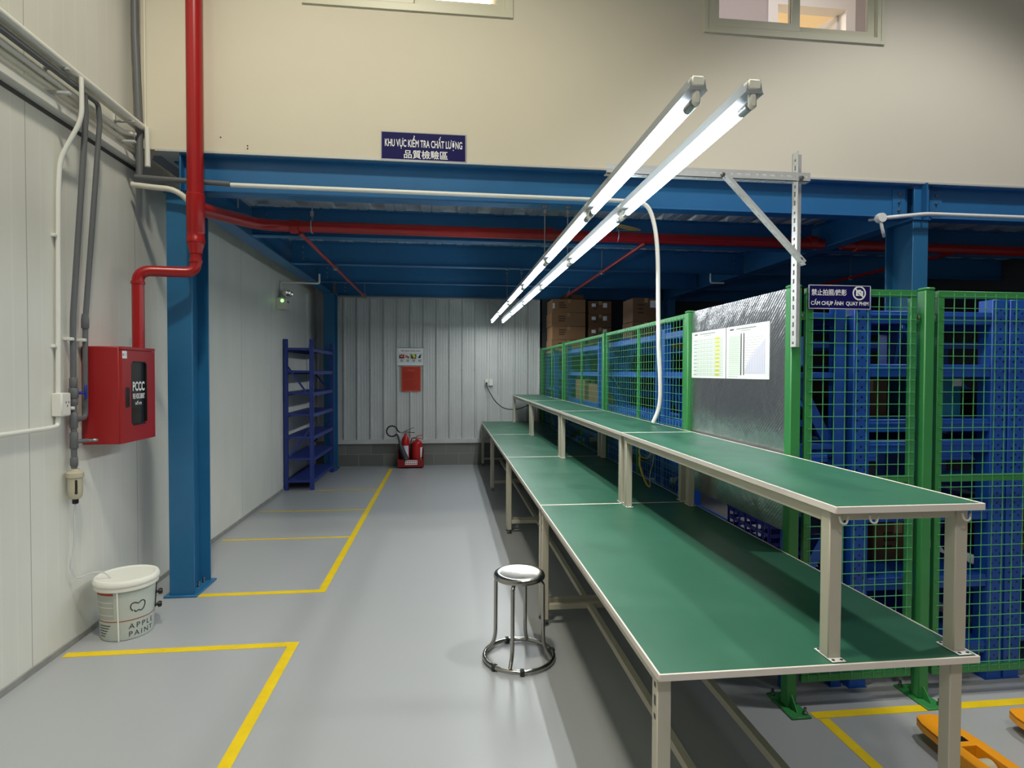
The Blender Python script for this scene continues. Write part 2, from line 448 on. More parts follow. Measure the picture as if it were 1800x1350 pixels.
# rooms behind the windows
struct(MB().box(-2.1, 5.2, YF+.1, 9.9, ZD+.09, ZD+.12).build('floor_upper', 'cream_paint'))
struct(MB().box(-2.1, 5.2, YF+.1, 9.9, 5.9, 5.98).build('ceiling_upper', 'cream_paint'))
DX0, DX1, DZ, DY = 3.36, 4.14, 5.39, 5.7
b = MB().box(.85, DX0, DY, DY+.1, ZD+.12, 5.9).box(DX1, 5.2, DY, DY+.1, ZD+.12, 5.9).box(DX0, DX1, DY, DY+.1, DZ, 5.9)
struct(b.build('wall_room', 'lilac_paint'))
struct(MB().box(-2.1, 5.2, 8.4, 8.5, ZD+.12, 5.9).build('wall_room_back', 'cream_paint'))
struct(MB().box(5.2, 5.3, YF+.1, 8.5, ZD+.12, 5.9).build('wall_room_side', 'lilac_paint'))
struct(MB().box(.75, .85, YF+.1, 8.5, ZD+.12, 5.9).build('wall_room_middle', 'lilac_paint'))
dr = bpy.data.objects.new('door_1', None); COL.objects.link(dr); dr['kind'] = 'structure'; dr.location = (DX0, DY, ZD+.12); ORG['door_1'] = dr.location.copy()
b = MB(); f = .09
b.box(DX0-f, DX0+.015, DY-.02, DY+.12, ZD+.12, DZ+f).box(DX1-.015, DX1+f, DY-.02, DY+.12, ZD+.12, DZ+f).box(DX0+.015, DX1-.015, DY-.02, DY+.12, DZ-.015, DZ+f)
b.build('door_frame', 'door_white', dr)
b = MB(); R = Matrix.Rotation(math.radians(112), 3, 'Z'); hinge = Vector((DX1-.02, DY+.1, 0))
c = hinge+R @ Vector((.37, 0, 0)); b.obox((c.x, c.y, (ZD+.12+DZ)/2), (.74, .04, DZ-ZD-.15), R, .004)
b.build('door_leaf', 'door_white', dr)
o = MB().box(-.12, .5, 6.05, 7.0, 5.86, 5.9).build('ceiling_light', 'panel_glow')
tag(o, 'bright ceiling light panel seen through the window over the blue lettered sign', 'ceiling light')

# ================================================================== STEELWORK
def h_section(b, x, y0, y1, w, z0, z1, tf=.014, tw=.01):
    b.box(x-w/2, x+w/2, y0, y0+tf, z0, z1, .002).box(x-w/2, x+w/2, y1-tf, y1, z0, z1, .002).box(x-tw/2, x+tw/2, y0+tf, y1-tf, z0, z1)
    return b
def column(label, x, y0, y1, w, ztop):
    t = thing('steel_column', label, 'column', (x, (y0+y1)/2, 0))
    h_section(MB(), x, y0, y1, w, .014, ztop-.014).build('column_shaft', 'column_blue', t)
    p = MB().box(x-w/2-.03, x+w/2+.03, y0-.03, y1+.03, 0, .014, .003).build('base_plate', 'column_blue', t)
    bb = MB()
    for sx in (-1, 1):
        for yy in (y0+.06, (y0+y1)/2, y1-.06): bb.lathe([(.014, 0), (.014, .012), (.009, .014), (.009, .04)], (x+sx*(w/2-.03), yy, .014), seg=6)
    bb.build('anchor_bolts', 'steel', p)
    MB().box(x-w/2-.012, x+w/2+.012, y0-.012, y1+.012, ztop-.014, ztop, .002).build('cap_plate', 'column_blue', t)
    return t
XC1, XC2 = -1.862, 3.815
column('blue steel column standing between the paint bucket and the red vertical pipe', XC1, YF, YF+.3, .165, ZS)
column('blue steel column in the far corner behind the navy shelving', XC1, 9.55, 9.85, .165, ZS)
column('blue steel column rising behind the green mesh fence panels', XC2, YF, YF+.3, .135, ZS)
column('blue steel column far back among the storage racks', XC2, 9.55, 9.85, .135, ZS)

def ibeam_x(label, x0, x1, y, w=.12, z0=ZS, z1=ZD, plates=(), stiff=()):
    t = thing('steel_beam', label, 'beam', ((x0+x1)/2, y, z0))
    b = MB().box(x0, x1, y-w/2, y+w/2, z0, z0+.012, .002).box(x0, x1, y-w/2, y+w/2, z1-.012, z1, .002).box(x0, x1, y-.004, y+.004, z0+.012, z1-.012)
    b.build('beam_body', 'beam_blue', t)
    for px in plates:
        p = MB().box(px-.006, px+.006, y-w/2, y+w/2, z0+.01, z1-.01, .001).build('end_plate', 'beam_blue', t)
    for px in stiff:
        p = MB().box(px-.055, px+.055, y-.012, y-.004, z0+.03, z1-.03).build('splice_plate', 'beam_blue', t)
        q = MB()
        for dz in (.07, .135, .2): q.lathe([(.011, 0), (.011, .008), (.006, .01), (.006, .018)], (px, y-.012, z0+dz), (0, -1, 0), 6)
        q.build('bolts', 'steel', p)
    return t
ybm = YF+.05
ibeam_x('blue front beam under the cream wall, from the corner to the second column', -1.85, 3.73, ybm, plates=(-1.845,), stiff=(3.65,))
ibeam_x('blue front beam continuing beyond the second column', 3.9, 9, ybm, stiff=(3.98,))
o = MB().box(XC2-.068, XC2+.068, YF-.005, YF+.009, ZS, ZD, .002).box(XC2-.068, XC2+.068, YF+.1, YF+.114, ZS, ZD, .002).box(XC2-.005, XC2+.005, YF-.06, YF+.1, ZS, ZD).build('beam_bracket', 'beam_blue')
tag(o, 'blue steel joint piece between the two front beams', 'bracket')
JY = (5.65, 7.04, 8.43, 9.86)
for k, (yy, w1, w2) in enumerate(zip(JY, ('first blue crossbeam behind the thick red pipe', 'second blue crossbeam from the front, with two lamp rods bolted to it',
                                          'third blue crossbeam under the deck, between the lamp rods and the ribbed end wall', 'blue crossbeam running along the top of the ribbed end wall'),
                                     ('first crossbeam of the dark bay over the storage racks', 'second crossbeam of the dark bay over the storage racks', 'third crossbeam of the dark bay over the storage racks', 'last crossbeam of the dark bay over the storage racks'))):
    ibeam_x(w1, -1.79, 3.75, yy, .1, stiff=(-1.66, 3.62)); ibeam_x(w2, 3.88, 9, yy, .1)
def girder(label, x):
    t = thing('steel_girder', label, 'beam', (x, 7, ZS))
    b = MB(); w = .15; y0, y1 = YF+.14, 9.95
    b.box(x-w/2, x+w/2, y0, y1, ZS, ZS+.012, .002).box(x-w/2, x+w/2, y0, y1, ZD-.02, ZD-.008, .002).box(x-.004, x+.004, y0, y1, ZS+.012, ZD-.02)
    b.build('beam_body', 'beam_blue', t)
girder('blue girder running from front to back beside the pale panelled wall', -1.875)
girder('blue girder running from front to back over the storage racks', XC2)

# ================================================================== FLOOR TAPES
def tape(label, pts, w=.055):
    b = MB(); pts = [Vector((*p, .0012)) for p in pts]
    b.prism(*tape_poly(pts, w), 0, .0014); o = b.build('floor_tape', 'tape_yellow'); tag(o, label, 'floor marking', 'yellow tape lines on the grey floor')
def tape_poly(pts, w):
    a, c = [], []
    n = len(pts)
    for i, p in enumerate(pts):
        t1 = (pts[i]-pts[i-1]).normalized() if i else None; t2 = (pts[i+1]-pts[i]).normalized() if i < n-1 else None
        t = ((t1 or t2)+(t2 or t1)).normalized(); nn = Vector((-t.y, t.x, 0)); ref = t1 or t2
        k = w/2/max(.3, nn.dot(Vector((-ref.y, ref.x, 0))))
        a.append(((p+nn*k).x, (p+nn*k).y)); c.append(((p-nn*k).x, (p-nn*k).y))
    return a+c[::-1], (lambda u, v, z: Vector((u, v, .0004+z)))
tape('yellow tape line in front of the paint bucket, turning a corner towards the viewer', [(-2.13, 3.49), (-.89, 3.49), (-.89, .8)])
tape('yellow tape line turning at the blue column and running back to the fire extinguishers', [(-1.78, 4.325), (-.9, 4.325), (-.9, 9.7)])
for y, l in ((5.72, 'faint yellow cross line on the floor nearest the blue column'), (6.84, 'faint yellow cross line halfway to the navy shelving'), (8.0, 'faint yellow cross line at the foot of the navy shelving')):
    tape(l, [(-2.1 if y < 7.5 else -1.72, y), (-.93, y)], .035)
tape('yellow tape line along the foot of the front fence', [(1.7, 2.5), (5.2, 2.5)], .05)
tape('yellow tape line running from the fence foot towards the viewer beside the orange forks', [(1.735, 2.47), (1.735, .8)], .05)

# ================================================================== WORKBENCHES
BX0, BX1, BZ = .595, 1.592, .75
def workbench(y0, L, label):
    t = thing('workbench', label, 'workbench', (BX0, y0, 0), 'green topped workbenches in one row')
    y1 = y0+L
    MB().box(BX0+.004, BX1-.004, y0+.004, y1-.004, BZ-.016, BZ, .001).build('worktop', 'bench_green', t)
    b = MB()
    b.box(BX0-.002, BX0+.0045, y0, y1, BZ-.019, BZ+.0012, .001).box(BX1-.0045, BX1+.002, y0, y1, BZ-.019, BZ+.0012, .001)
    b.box(BX0, BX1, y0-.002, y0+.0045, BZ-.019, BZ+.0012, .001).box(BX0, BX1, y1-.0045, y1+.002, BZ-.019, BZ+.0012, .001)
    b.build('edge_trim', 'bench_trim', t, 'white plastic edging')
    b = MB(); z1 = BZ-.019; z0 = z1-.035
    xa, xb, ya, yb = BX0+.004, BX1-.03, y0+.026, y1-.026
    b.box(xa+.042, xb-.042, ya+.008, ya+.034, z0+.018, z1, .002).box(xa+.042, xb-.042, yb-.034, yb-.008, z0+.018, z1, .002)
    b.box(xa+.006, xa+.034, ya+.042, yb-.042, z0, z1, .002).box(xb-.034, xb-.006, ya+.042, yb-.042, z0, z1, .002)
    b.build('apron', 'bench_leg', t)
    for lx in (xa, xb-.042):
        for ly in (ya, yb-.042):
            lg = MB().box(lx, lx+.042, ly, ly+.042, .04, z1-.001, .003)
            if lx == xa:
                for zz in (.693, .655, .64, .6): lg.box(lx-.0008, lx+.002, ly+.012, ly+.024, zz, zz+.014, 0, 1)
            lg = lg.build('leg', ['bench_leg', 'black'], t)
            MB().lathe([(.024, 0), (.024, .008), (.012, .014), (.008, .016), (.008, .042)], (lx+.021, ly+.021, 0), seg=14).build('levelling_foot', 'steel', lg)
    for ly in (ya, yb-.042): MB().box(xa+.042, xb-.042, ly+.006, ly+.036, .1, .135, .002).build('stretcher', 'bench_leg', t)
    for lx in (.89, 1.235): MB().box(lx, lx+.035, ya+.036, yb-.036, .1, .135, .002).build('bottom_rail', 'bench_leg', t)
    return t
LW = 2.085
w0 = workbench(1.555, LW, 'lower green workbench at the near end, the metal stool standing beside it')
for k, l in ((1, 'second lower green workbench, next one behind the bench by the stool'), (2, 'third lower green workbench, second from the ribbed end wall'), (3, 'last lower green workbench, its end against the ribbed end wall')):
    copy_tree(w0, (BX0, 1.555+2.09*k, 0), l)

UX0, UX1, UZ = 1.118, 1.594, 1.212
def riser(y0, L, label):
    t = thing('riser_shelf', label, 'bench shelf', (UX0, y0, BZ), 'raised green shelves on the workbenches')
    y1 = y0+L
    MB().box(UX0+.004, UX1-.004, y0+.004, y1-.004, UZ-.016, UZ, .001).build('shelf_top', 'bench_green', t)
    b = MB()
    b.box(UX0-.002, UX0+.0045, y0, y1, UZ-.019, UZ+.0012, .001).box(UX1-.0045, UX1+.002, y0, y1, UZ-.019, UZ+.0012, .001)
    b.box(UX0, UX1, y0-.002, y0+.0045, UZ-.019, UZ+.0012, .001).box(UX0, UX1, y1-.0045, y1+.002, UZ-.019, UZ+.0012, .001)
    b.build('edge_trim', 'bench_trim', t, 'white plastic edging')
    z1 = UZ-.019; z0 = z1-.038; xa, xb, ya, yb = UX0+.006, UX1-.018, y0+.036, y1-.036; b = MB()
    b.box(xa+.042, xb-.042, ya+.002, ya+.03, z0+.008, z1, .002).box(xa+.042, xb-.042, yb-.03, yb-.002, z0+.008, z1, .002)
    b.box(xa+.002, xa+.03, ya+.042, yb-.042, z0, z1, .002).box(xb-.03, xb-.002, ya+.042, yb-.042, z0, z1, .002)
    b.build('apron', 'bench_leg', t)
    for lx in (xa, xb-.042):
        for ly in (ya, yb-.042):
            lg = MB().box(lx, lx+.042, ly, ly+.042, BZ+.0035, z1-.001, .003).build('leg', 'bench_leg', t)
            p = MB().box(lx-.001, lx+.043, ly-.022, ly+.064, BZ+.0014, BZ+.0045, .001)
            for sx in (.008, .034):
                for sy in (-.013, .055): p.lathe([(.005, 0), (.004, .002)], (lx+sx, ly+sy, BZ+.0045), seg=8, m=1)
            p.build('mounting_plate', ['white_paint', 'dark_grey'], lg)
    for hx in (UX0+.035, UX0+.13, UX1-.045):
        MB().tube(spline([(hx-.012, y0+.018, z1-.012), (hx-.008, y0+.014, z1-.03), (hx+.006, y0+.013, z1-.032), (hx+.016, y0+.018, z1-.014)], 5), .003, 6).build('hook', 'bench_trim', t)
    return t
r0 = riser(1.55, 2.065, 'raised green shelf at the near end of the benches, beside the signed mesh panel')
for k, l in ((1, 'second raised green shelf, the white flexible conduit dropping onto its back edge'), (2, 'third raised green shelf, second from the ribbed end wall'), (3, 'last raised green shelf, the black cable reaching its end')):
    copy_tree(r0, (UX0, 1.55+2.07*k, BZ), l)

# ================================================================== STOOL
SX, SY = .405, 3.19
t = thing('metal_stool', 'round chrome stool with four legs and a ring foot beside the green workbench', 'stool', (SX, SY, 0))
MB().lathe([(.1, .452), (.134, .452), (.142, .458), (.144, .468), (.139, .48), (.128, .485), (.115, .4855), (.1, .483), (0.0005, .481)], (SX, SY, 0), seg=48).build('seat', 'chrome', t)
rg = .193
MB().tube([(SX+rg*math.cos(a), SY+rg*math.sin(a), .018) for a in (2*math.pi*k/48 for k in range(48))], .0125, 12, closed=True).build('foot_ring', 'chrome', t)
for a in (-112, -22, 68, 158):
    c, s_ = math.cos(math.radians(a)), math.sin(math.radians(a))
    P = [(SX+r_*c, SY+r_*s_, z) for r_, z in ((.06, .446), (.12, .446), (.136, .43), (.138, .12), (.15, .07), (.185, .026))]
    MB().tube(round_path(P, .03), .0105, 12).build('leg', 'chrome', t)
for a in (-140, -92, 8, 104):
    c, s_ = math.cos(math.radians(a)), math.sin(math.radians(a)); R = Matrix.Rotation(math.radians(a), 3, 'Z')
    MB().obox((SX+rg*c, SY+rg*s_, .0165), (.033, .024, .033), R, .005).build('rubber_clip', 'rubber', t)

# ================================================================== FLUORESCENT LIGHTS
LZ = 2.405; LX = (.735, .91); LP = 1.30; LY0 = 1.65
def batten(x, y0, label):
    t = thing('fluorescent_light', label, 'light fitting', (x, y0, LZ), 'fluorescent battens in two rows')
    L = LP-.012; y1 = y0+L; b = MB()
    prof = [(-.03, .026), (-.026, .03), (-.02, .066), (.02, .066), (.026, .03), (.03, .026)]
    b.prism(prof, lambda u, v, w: Vector((x+u, w, LZ+v)), y0+.002, y1-.002)
    b.build('housing', 'housing_white', t, smooth=0)
    MB().cyl((x, y0+.075, LZ), (x, y1-.075, LZ), .0135, 14).build('lamp_tube', 'tube_glow', t, 'glowing white tube')
    l = bpy.data.lights.new('lamp_light', 'AREA'); l.shape = 'RECTANGLE'; l.size = .024; l.size_y = L-.16; l.energy = 5.5; l.color = (.97, 1, .98)
    lo = bpy.data.objects.new('lamp_light', l); COL.objects.link(lo); lo.parent = t; lo.location = (0, L/2, -.0145); ORG[lo.name] = Vector((x, y0, LZ))
    for ya, yb in ((y0+.03, y0+.078), (y1-.078, y1-.03)): MB().cyl((x, ya, LZ), (x, yb, LZ), .0142, 14).build('tube_cap', 'galvanised', t)
    for ya in (y0-.002, y1-.03): MB().box(x-.013, x+.013, ya+.006, ya+.026, LZ-.016, LZ+.034, .008).box(x-.022, x+.022, ya, ya+.032, LZ+.034, LZ+.068, .006).build('lamp_holder', 'cream_plastic', t)
    return t
ordn = ('nearest', 'second', 'third', 'fourth', 'fifth', 'farthest'); f0 = None
for i, x in enumerate(LX):
    for k in range(6):
        side = 'outer row over the open bench edge' if i == 0 else 'inner row, the one closer to the fence'
        l = '%s lit fluorescent batten of the %s' % (ordn[k], side)
        if f0 is None: f0 = batten(x, LY0, l)
        else: copy_tree(f0, (x, LY0+LP*k, LZ), l)
for i, x in enumerate(LX):
    for y, z1, l in ((YF-.02+.03, ZS, 'front beam'), (7.04, ZS, 'second crossbeam')):
        b = MB().tube([(x, y, LZ+.066), (x, y, z1-.001)], .004, 8).box(x-.012, x+.012, y-.012, y+.012, z1-.06, z1-.03, .003).box(x-.02, x+.02, y-.02, y+.02, z1-.012, z1, .003)
        o = b.build('hanger_rod', 'steel'); tag(o, 'thin steel rod holding the %s lamp row from the %s' % (('outer', 'inner')[i], l), 'hanger', 'lamp hanger rods')

# slotted angle post, arm and brace
def slotted(b, p, q, a, c, w=.04, t=.0025, pitch=.04):
    p, q, a, c = Vector(p), Vector(q), Vector(a), Vector(c); d = q-p; L = d.length; d.normalize(); n = int(L/pitch)
    for e, o in ((a, c), (c, a)):
        R = Matrix((e, d, o)).transposed()
        for s0, s1 in ((0, .36), (.64, 1)):
            b.obox(p+d*L/2+e*w*(s0+s1)/2+o*t/2, (w*(s1-s0), L, t), R)
        b.obox(p+d*.006+e*w/2+o*t/2, (w*.28, .012, t), R)
        for k in range(n):
            slot = .022 if k % 3 else .012; y0 = .012+k*pitch+slot
            y1 = min(.012+(k+1)*pitch, L)
            if y1 > y0: b.obox(p+d*(y0+y1)/2+e*w/2+o*t/2, (w*.28, y1-y0, t), R)
    return b
t = thing('slotted_angle_frame', 'perforated steel angle post with a side arm carrying the lamp rows', 'lamp bracket', (1.6, 2.53, 1.7))
slotted(MB(), (1.598, 2.556, 1.72), (1.598, 2.556, 2.615), (1, 0, 0), (0, -1, 0), .045).build('post', 'zinc_paint', t, smooth=0)
slotted(MB(), (1.66, 2.512, 2.477), (.70, 2.512, 2.477), (0, 0, 1), (0, 1, 0), .04).build('arm', 'zinc_paint', t, smooth=0)
slotted(MB(), (1.62, 2.512, 2.09), (1.235, 2.512, 2.477), (0, -1, 0), Vector((.387, 0, .385)).normalized(), .035).build('brace', 'zinc_paint', t, smooth=0)
b = MB()
for x, z in ((1.235, 2.49), (1.612, 2.49), (1.612, 2.12)): b.lathe([(.011, 0), (.011, .008), (.006, .01), (.006, .016)], (x, 2.51, z), (0, -1, 0), 6)
b.build('bolts', 'steel', t)

# ================================================================== GREEN MESH FENCE
ZF0, ZF1 = .115, 2.0
def fence_post(x, y, label, foot='x'):
    t = thing('fence_post', label, 'fence post', (x, y, 0), 'green fence posts')
    MB().box(x-.026, x+.026, y-.026, y+.026, .01, 2.0, .004).build('post_tube', 'fence_green', t)
    MB().box(x-.028, x+.028, y-.028, y+.028, 2.0, 2.014, .006).build('post_cap', 'fence_green', t)
    p = MB().box(x-.05, x+.05, y-.11, y+.11, 0, .01, .003).build('foot_plate', 'fence_green', t)
    MB().prism([(0, 0), (.05, 0), (0, .06)], lambda u, v, w: Vector((x+w, y-.026-u, .01+v)), -.003, .003).build('gusset', 'fence_green', t)
    MB().prism([(0, 0), (.05, 0), (0, .06)], lambda u, v, w: Vector((x+w, y+.026+u, .01+v)), -.003, .003).build('gusset', 'fence_green', t)
    q = MB()
    for sx, sy in ((.03, -.085), (-.03, .085)): q.lathe([(.012, 0), (.012, .01), (.007, .012), (.007, .03)], (x+sx, y+sy, .01), seg=6)
    q.build('anchor_bolts', 'steel', p)
FX, FY = 1.632, 2.585
post = fence_post(FX, FY, 'green fence corner post carrying the slotted steel angle')
fence_post(2.318, FY, 'green fence post between the signed panel and the next front panel')
fence_post(3.9, FY, 'green fence post at the far end of the unsigned front panel')
SP = (3.76, 5.85, 7.95, 9.84)
for y, l in zip(SP, ('green fence post at the end of the silver foil board', 'green fence post second along the bench side fence', 'green fence post third along the bench side fence', 'green fence post against the ribbed end wall')): fence_post(FX, y, l)

def fence_panel(p, q, label, mid_stile=False, mid_rail=False, front=-1, nx=None):
    """p, q: ends on the floor plane; wires lie on the side the front vector points to"""
    p, q = Vector((*p, 0)), Vector((*q, 0)); d = (q-p); L = d.length; d.normalize(); n = Vector((d.y, -d.x, 0))*(1 if front > 0 else -1)
    t = thing('mesh_panel', label, 'fence panel', tuple((p+q)/2+Vector((0, 0, ZF0))), 'green wire mesh fence panels')
    f = .034; th = .022; Z = Vector((0, 0, 1)); b = MB()
    def rail(a, c): b.bar(a, c, th, f, Z, .002)
    def stile(a): b.bar(p+d*a+Z*(ZF0+f+.0003), p+d*a+Z*(ZF1-f-.0003), f if abs(d.x) > .5 else th, th if abs(d.x) > .5 else f, (0, 1, 0), .002)
    rail(p+Z*(ZF0+f/2), q+Z*(ZF0+f/2)); rail(p+Z*(ZF1-f/2), q+Z*(ZF1-f/2)); stile(f/2); stile(L-f/2)
    if mid_stile: stile(L/2)
    if mid_rail: rail(p+d*(f+.0003)+Z*1.085, q-d*(f+.0003)+Z*1.085)
    b.build('panel_frame', 'fence_green', t)
    w = MB(); o = n*(th/2+.0015); sp = .0565; k = int((L-.05)/sp); r = .0021 if abs(d.x) > .5 else .0016
    for i in range(k+1):
        a = (L-k*sp)/2+i*sp
        if a < f*.8 or a > L-f*.8: continue
        w.tube([p+d*a+o+Z*(ZF0+.012), p+d*a+o+Z*(ZF1-.012)], r, 4, False)
    z = ZF0+.035+.02
    while z < ZF1-.02:
        w.tube([p+d*.012+o*1.35+Z*z, p+d*(L-.012)+o*1.35+Z*z], r, 4, False); z += .0582
    w.build('wire_mesh', 'wire_green_lit', t, smooth=60)
    for s0 in (0, L):
        for zz in (.95, 1.87):
            dd = d*(-.0275 if s0 == 0 else .0275); c = p+d*s0+Z*zz
            br = MB().bar(c+dd*-.4, c+dd, .006, .04, Z, .001)
            br.lathe([(.009, 0), (.009, .006), (.005, .009)], c+dd*.55+n*.003, n, 6, 1)
            br.build('bracket', ['fence_green', 'steel'], t)
fence_panel((1.69, FY), (2.262, FY), 'green wire mesh panel with the blue no photography sign', mid_rail=True, front=1)
fence_panel((2.374, FY), (3.84, FY), 'green wire mesh panel with a middle rail, beside the signed panel', mid_rail=True, front=1)
ys = (FY,)+SP
for k, l in enumerate((None, 'green wire mesh panel with the white flexible conduit in front', 'green wire mesh panel between the second and third side posts', 'green wire mesh panel touching the ribbed end wall')):
    if l: fence_panel((FX, ys[k]+.055), (FX, ys[k+1]-.055), l, mid_stile=(k > 0), front=-1)

# silver board and the charts on it
bx = 1.632
o = MB().box(bx-.002, bx+.003, 2.613, 3.732, .83, 2.005, .001).build('foil_board', 'foil'); tag(o, 'silver foil insulation board fixed on the fence beside the corner post', 'board')
def chart(label, ya, yb, za, zb, kind):
    x = bx-.0035; t = thing('paper_chart', label, 'chart', (x, (ya+yb)/2, za))
    MB().box(x-.0006, x+.0006, ya, yb, za, zb).build('sheet', 'paper', t)
    W_, H_ = yb-ya, zb-za; fn = lambda u, v: Vector((x-.0012, yb-u*W_, za+v*H_))       # u runs from the fence end towards the corner post
    def rect(b, u0, u1, v0, v1, m=0, e=0): b.add([fn(u, v)+Vector((-e, 0, 0)) for u, v in ((u0, v0), (u1, v0), (u1, v1), (u0, v1))], [(0, 1, 2, 3)], m)
    b = MB(); R = random.Random(3)
    for u0, u1 in ((.09, .19),): rect(b, u0, u1, .925, .955, 1)
    for k in range(16): rect(b, .26+k*.029, .28+k*.029, .93, .95, 1)
    for k in range(9): rect(b, .38+k*.025, .397+k*.025, .895, .905, 1)
    if kind == 0:
        rect(b, .06, .94, .04, .84, 2)
        for k in range(19): rect(b, .06, .94, .055+k*.042, .0575+k*.042, 1, .0002)
        for k in range(10):
            rect(b, .72, .84, .06+k*.0815, .1+k*.0815, 3, .0004); rect(b, .07, .17, .07+k*.0815, .08+k*.0815, 1, .0003)
            for j in range(8): rect(b, .2+j*.06, .22+j*.06, .075+k*.0815, .081+k*.0815, 1, .0003)
        for u in (.2, .3, .4, .5, .6, .7, .86): rect(b, u, u+.002, .05, .84, 1, .0002)
    else:
        rect(b, .06, .36, .06, .82, 2); poly = [(.46, .1), (.5, .25), (.6, .42), (.7, .54), (.82, .62), (.92, .72), (.92, .1)]
        b.add([fn(*q) for q in poly], [tuple(range(len(poly)))], 4)
        for u in (.365, .43): rect(b, u, u+.022, .07, .85, 5, .0003)
        for k in range(20): rect(b, .06, .36, .08+k*.038, .082+k*.038, 1, .0002)
        for k in range(11): rect(b, .09+k*.022, .091+k*.022, .3, .8, 1, .0002)
        for k in range(13): rect(b, .47+k*.036, .473+k*.036, .1, .2+k*.042, 1, .0002)
        for k in range(12): rect(b, .46, .5+k*.036, .25+k*.046, .253+k*.046, 1, .0002)
        rect(b, .05, .95, .87, .872, 1)
        for k in range(4): rect(b, .07+k*.06, .11+k*.06, .035, .042, 1)
    b.build('printing', ['paper', 'grey_ink', 'pale_green_ink', 'yellow_ink', 'lilac_ink', 'dark_grey'], t, smooth=0)
chart('white paper chart with a column of yellow cells, on the silver board', 3.245, 3.72-.005, 1.565, 1.862, 0)
chart('white paper chart with two dark vertical bars, on the silver board', 2.78, 3.235, 1.565, 1.862, 1)

# ================================================================== SIGNS
def sign(label, c, w, h, r, n, mats, draw, frame=.006):
    r, n = Vector(r), Vector(n); u = Vector((0, 0, 1)); c = Vector(c)
    t = thing('sign', label, 'sign', tuple(c-u*h/2))
    R = Matrix((r, -n, u)).transposed()
    MB().obox(c, (w, .006, h), R, .001).build('sign_plate', mats[0], t)
    if frame:
        b = MB()
        for s0 in (-1, 1):
            b.obox(c+u*s0*(h/2-frame/2)+n*.002, (w, .006, frame), R, .001); b.obox(c+r*s0*(w/2-frame/2)+n*.002, (frame, .006, h), R, .001)
        b.build('sign_border', mats[1], t)
    draw(t, lambda du, dv, e=0: plane_fn(c+r*du+u*dv+n*(.0042+e), r, u), c+n*.0042, r, u, n)
    return t
def d1(t, at, c, r, u, n):
    b = MB(); text_mb(b, 'KHU VỰC KIỂM TRA CHẤT LƯỢNG', at(0, .03), w=.555, h=.098, bold=.018)
    text_mb(b, '品質檢驗區', at(.015, -.055), w=.315, h=.062, bold=.012); b.build('lettering', 'white_ink', t, smooth=0)
sign('dark blue area sign with white lettering under the upper windows', (-.163, YF-.026, 3.228), .612, .205, (1, 0, 0), (0, -1, 0), ('navy_sign', 'sign_frame'), d1)
def d2(t, at, c, r, u, n):
    b = MB(); text_mb(b, '禁止拍照/錄影', at(-.055, .022), w=.178, h=.031, bold=.012)
    text_mb(b, 'CẤM CHỤP ẢNH  QUAY PHIM', at(0, -.026), w=.292, h=.034, bold=.018)
    b.build('lettering', 'white_ink', t, smooth=0)
    q = MB(); cc = c+r*.098+u*.021
    def disc(x, y, rad, m, e, seg=28): q.add([cc+r*(x+rad*math.cos(2*math.pi*k/seg))+u*(y+rad*math.sin(2*math.pi*k/seg))+n*e for k in range(seg)], [tuple(range(seg))], m)
    def quad(x0, x1, y0, y1, m, e): q.add([cc+r*x+u*y+n*e for x, y in ((x0, y0), (x1, y0), (x1, y1), (x0, y1))], [(0, 1, 2, 3)], m)
    disc(0, 0, .034, 0, 0); disc(0, 0, .027, 1, .0003); quad(-.017, .019, -.013, .01, 0, .0006); quad(-.006, .009, .01, .016, 0, .0006)
    disc(.001, -.002, .009, 1, .0009); disc(.001, -.002, .006, 0, .0012)
    q.add([cc+r*x+u*y+n*.0015 for x, y in ((-.022, .016), (-.017, .021), (.022, -.016), (.017, -.021))], [(0, 1, 2, 3)], 0)
    q.build('no_camera_symbol', ['white_ink', 'navy_sign'], t, smooth=0)
sign('small blue no photography sign on the green mesh panel', (1.847, FY-.024, 1.957), .315, .113, (1, 0, 0), (0, -1, 0), ('navy_sign', 'sign_frame'), d2, .004)
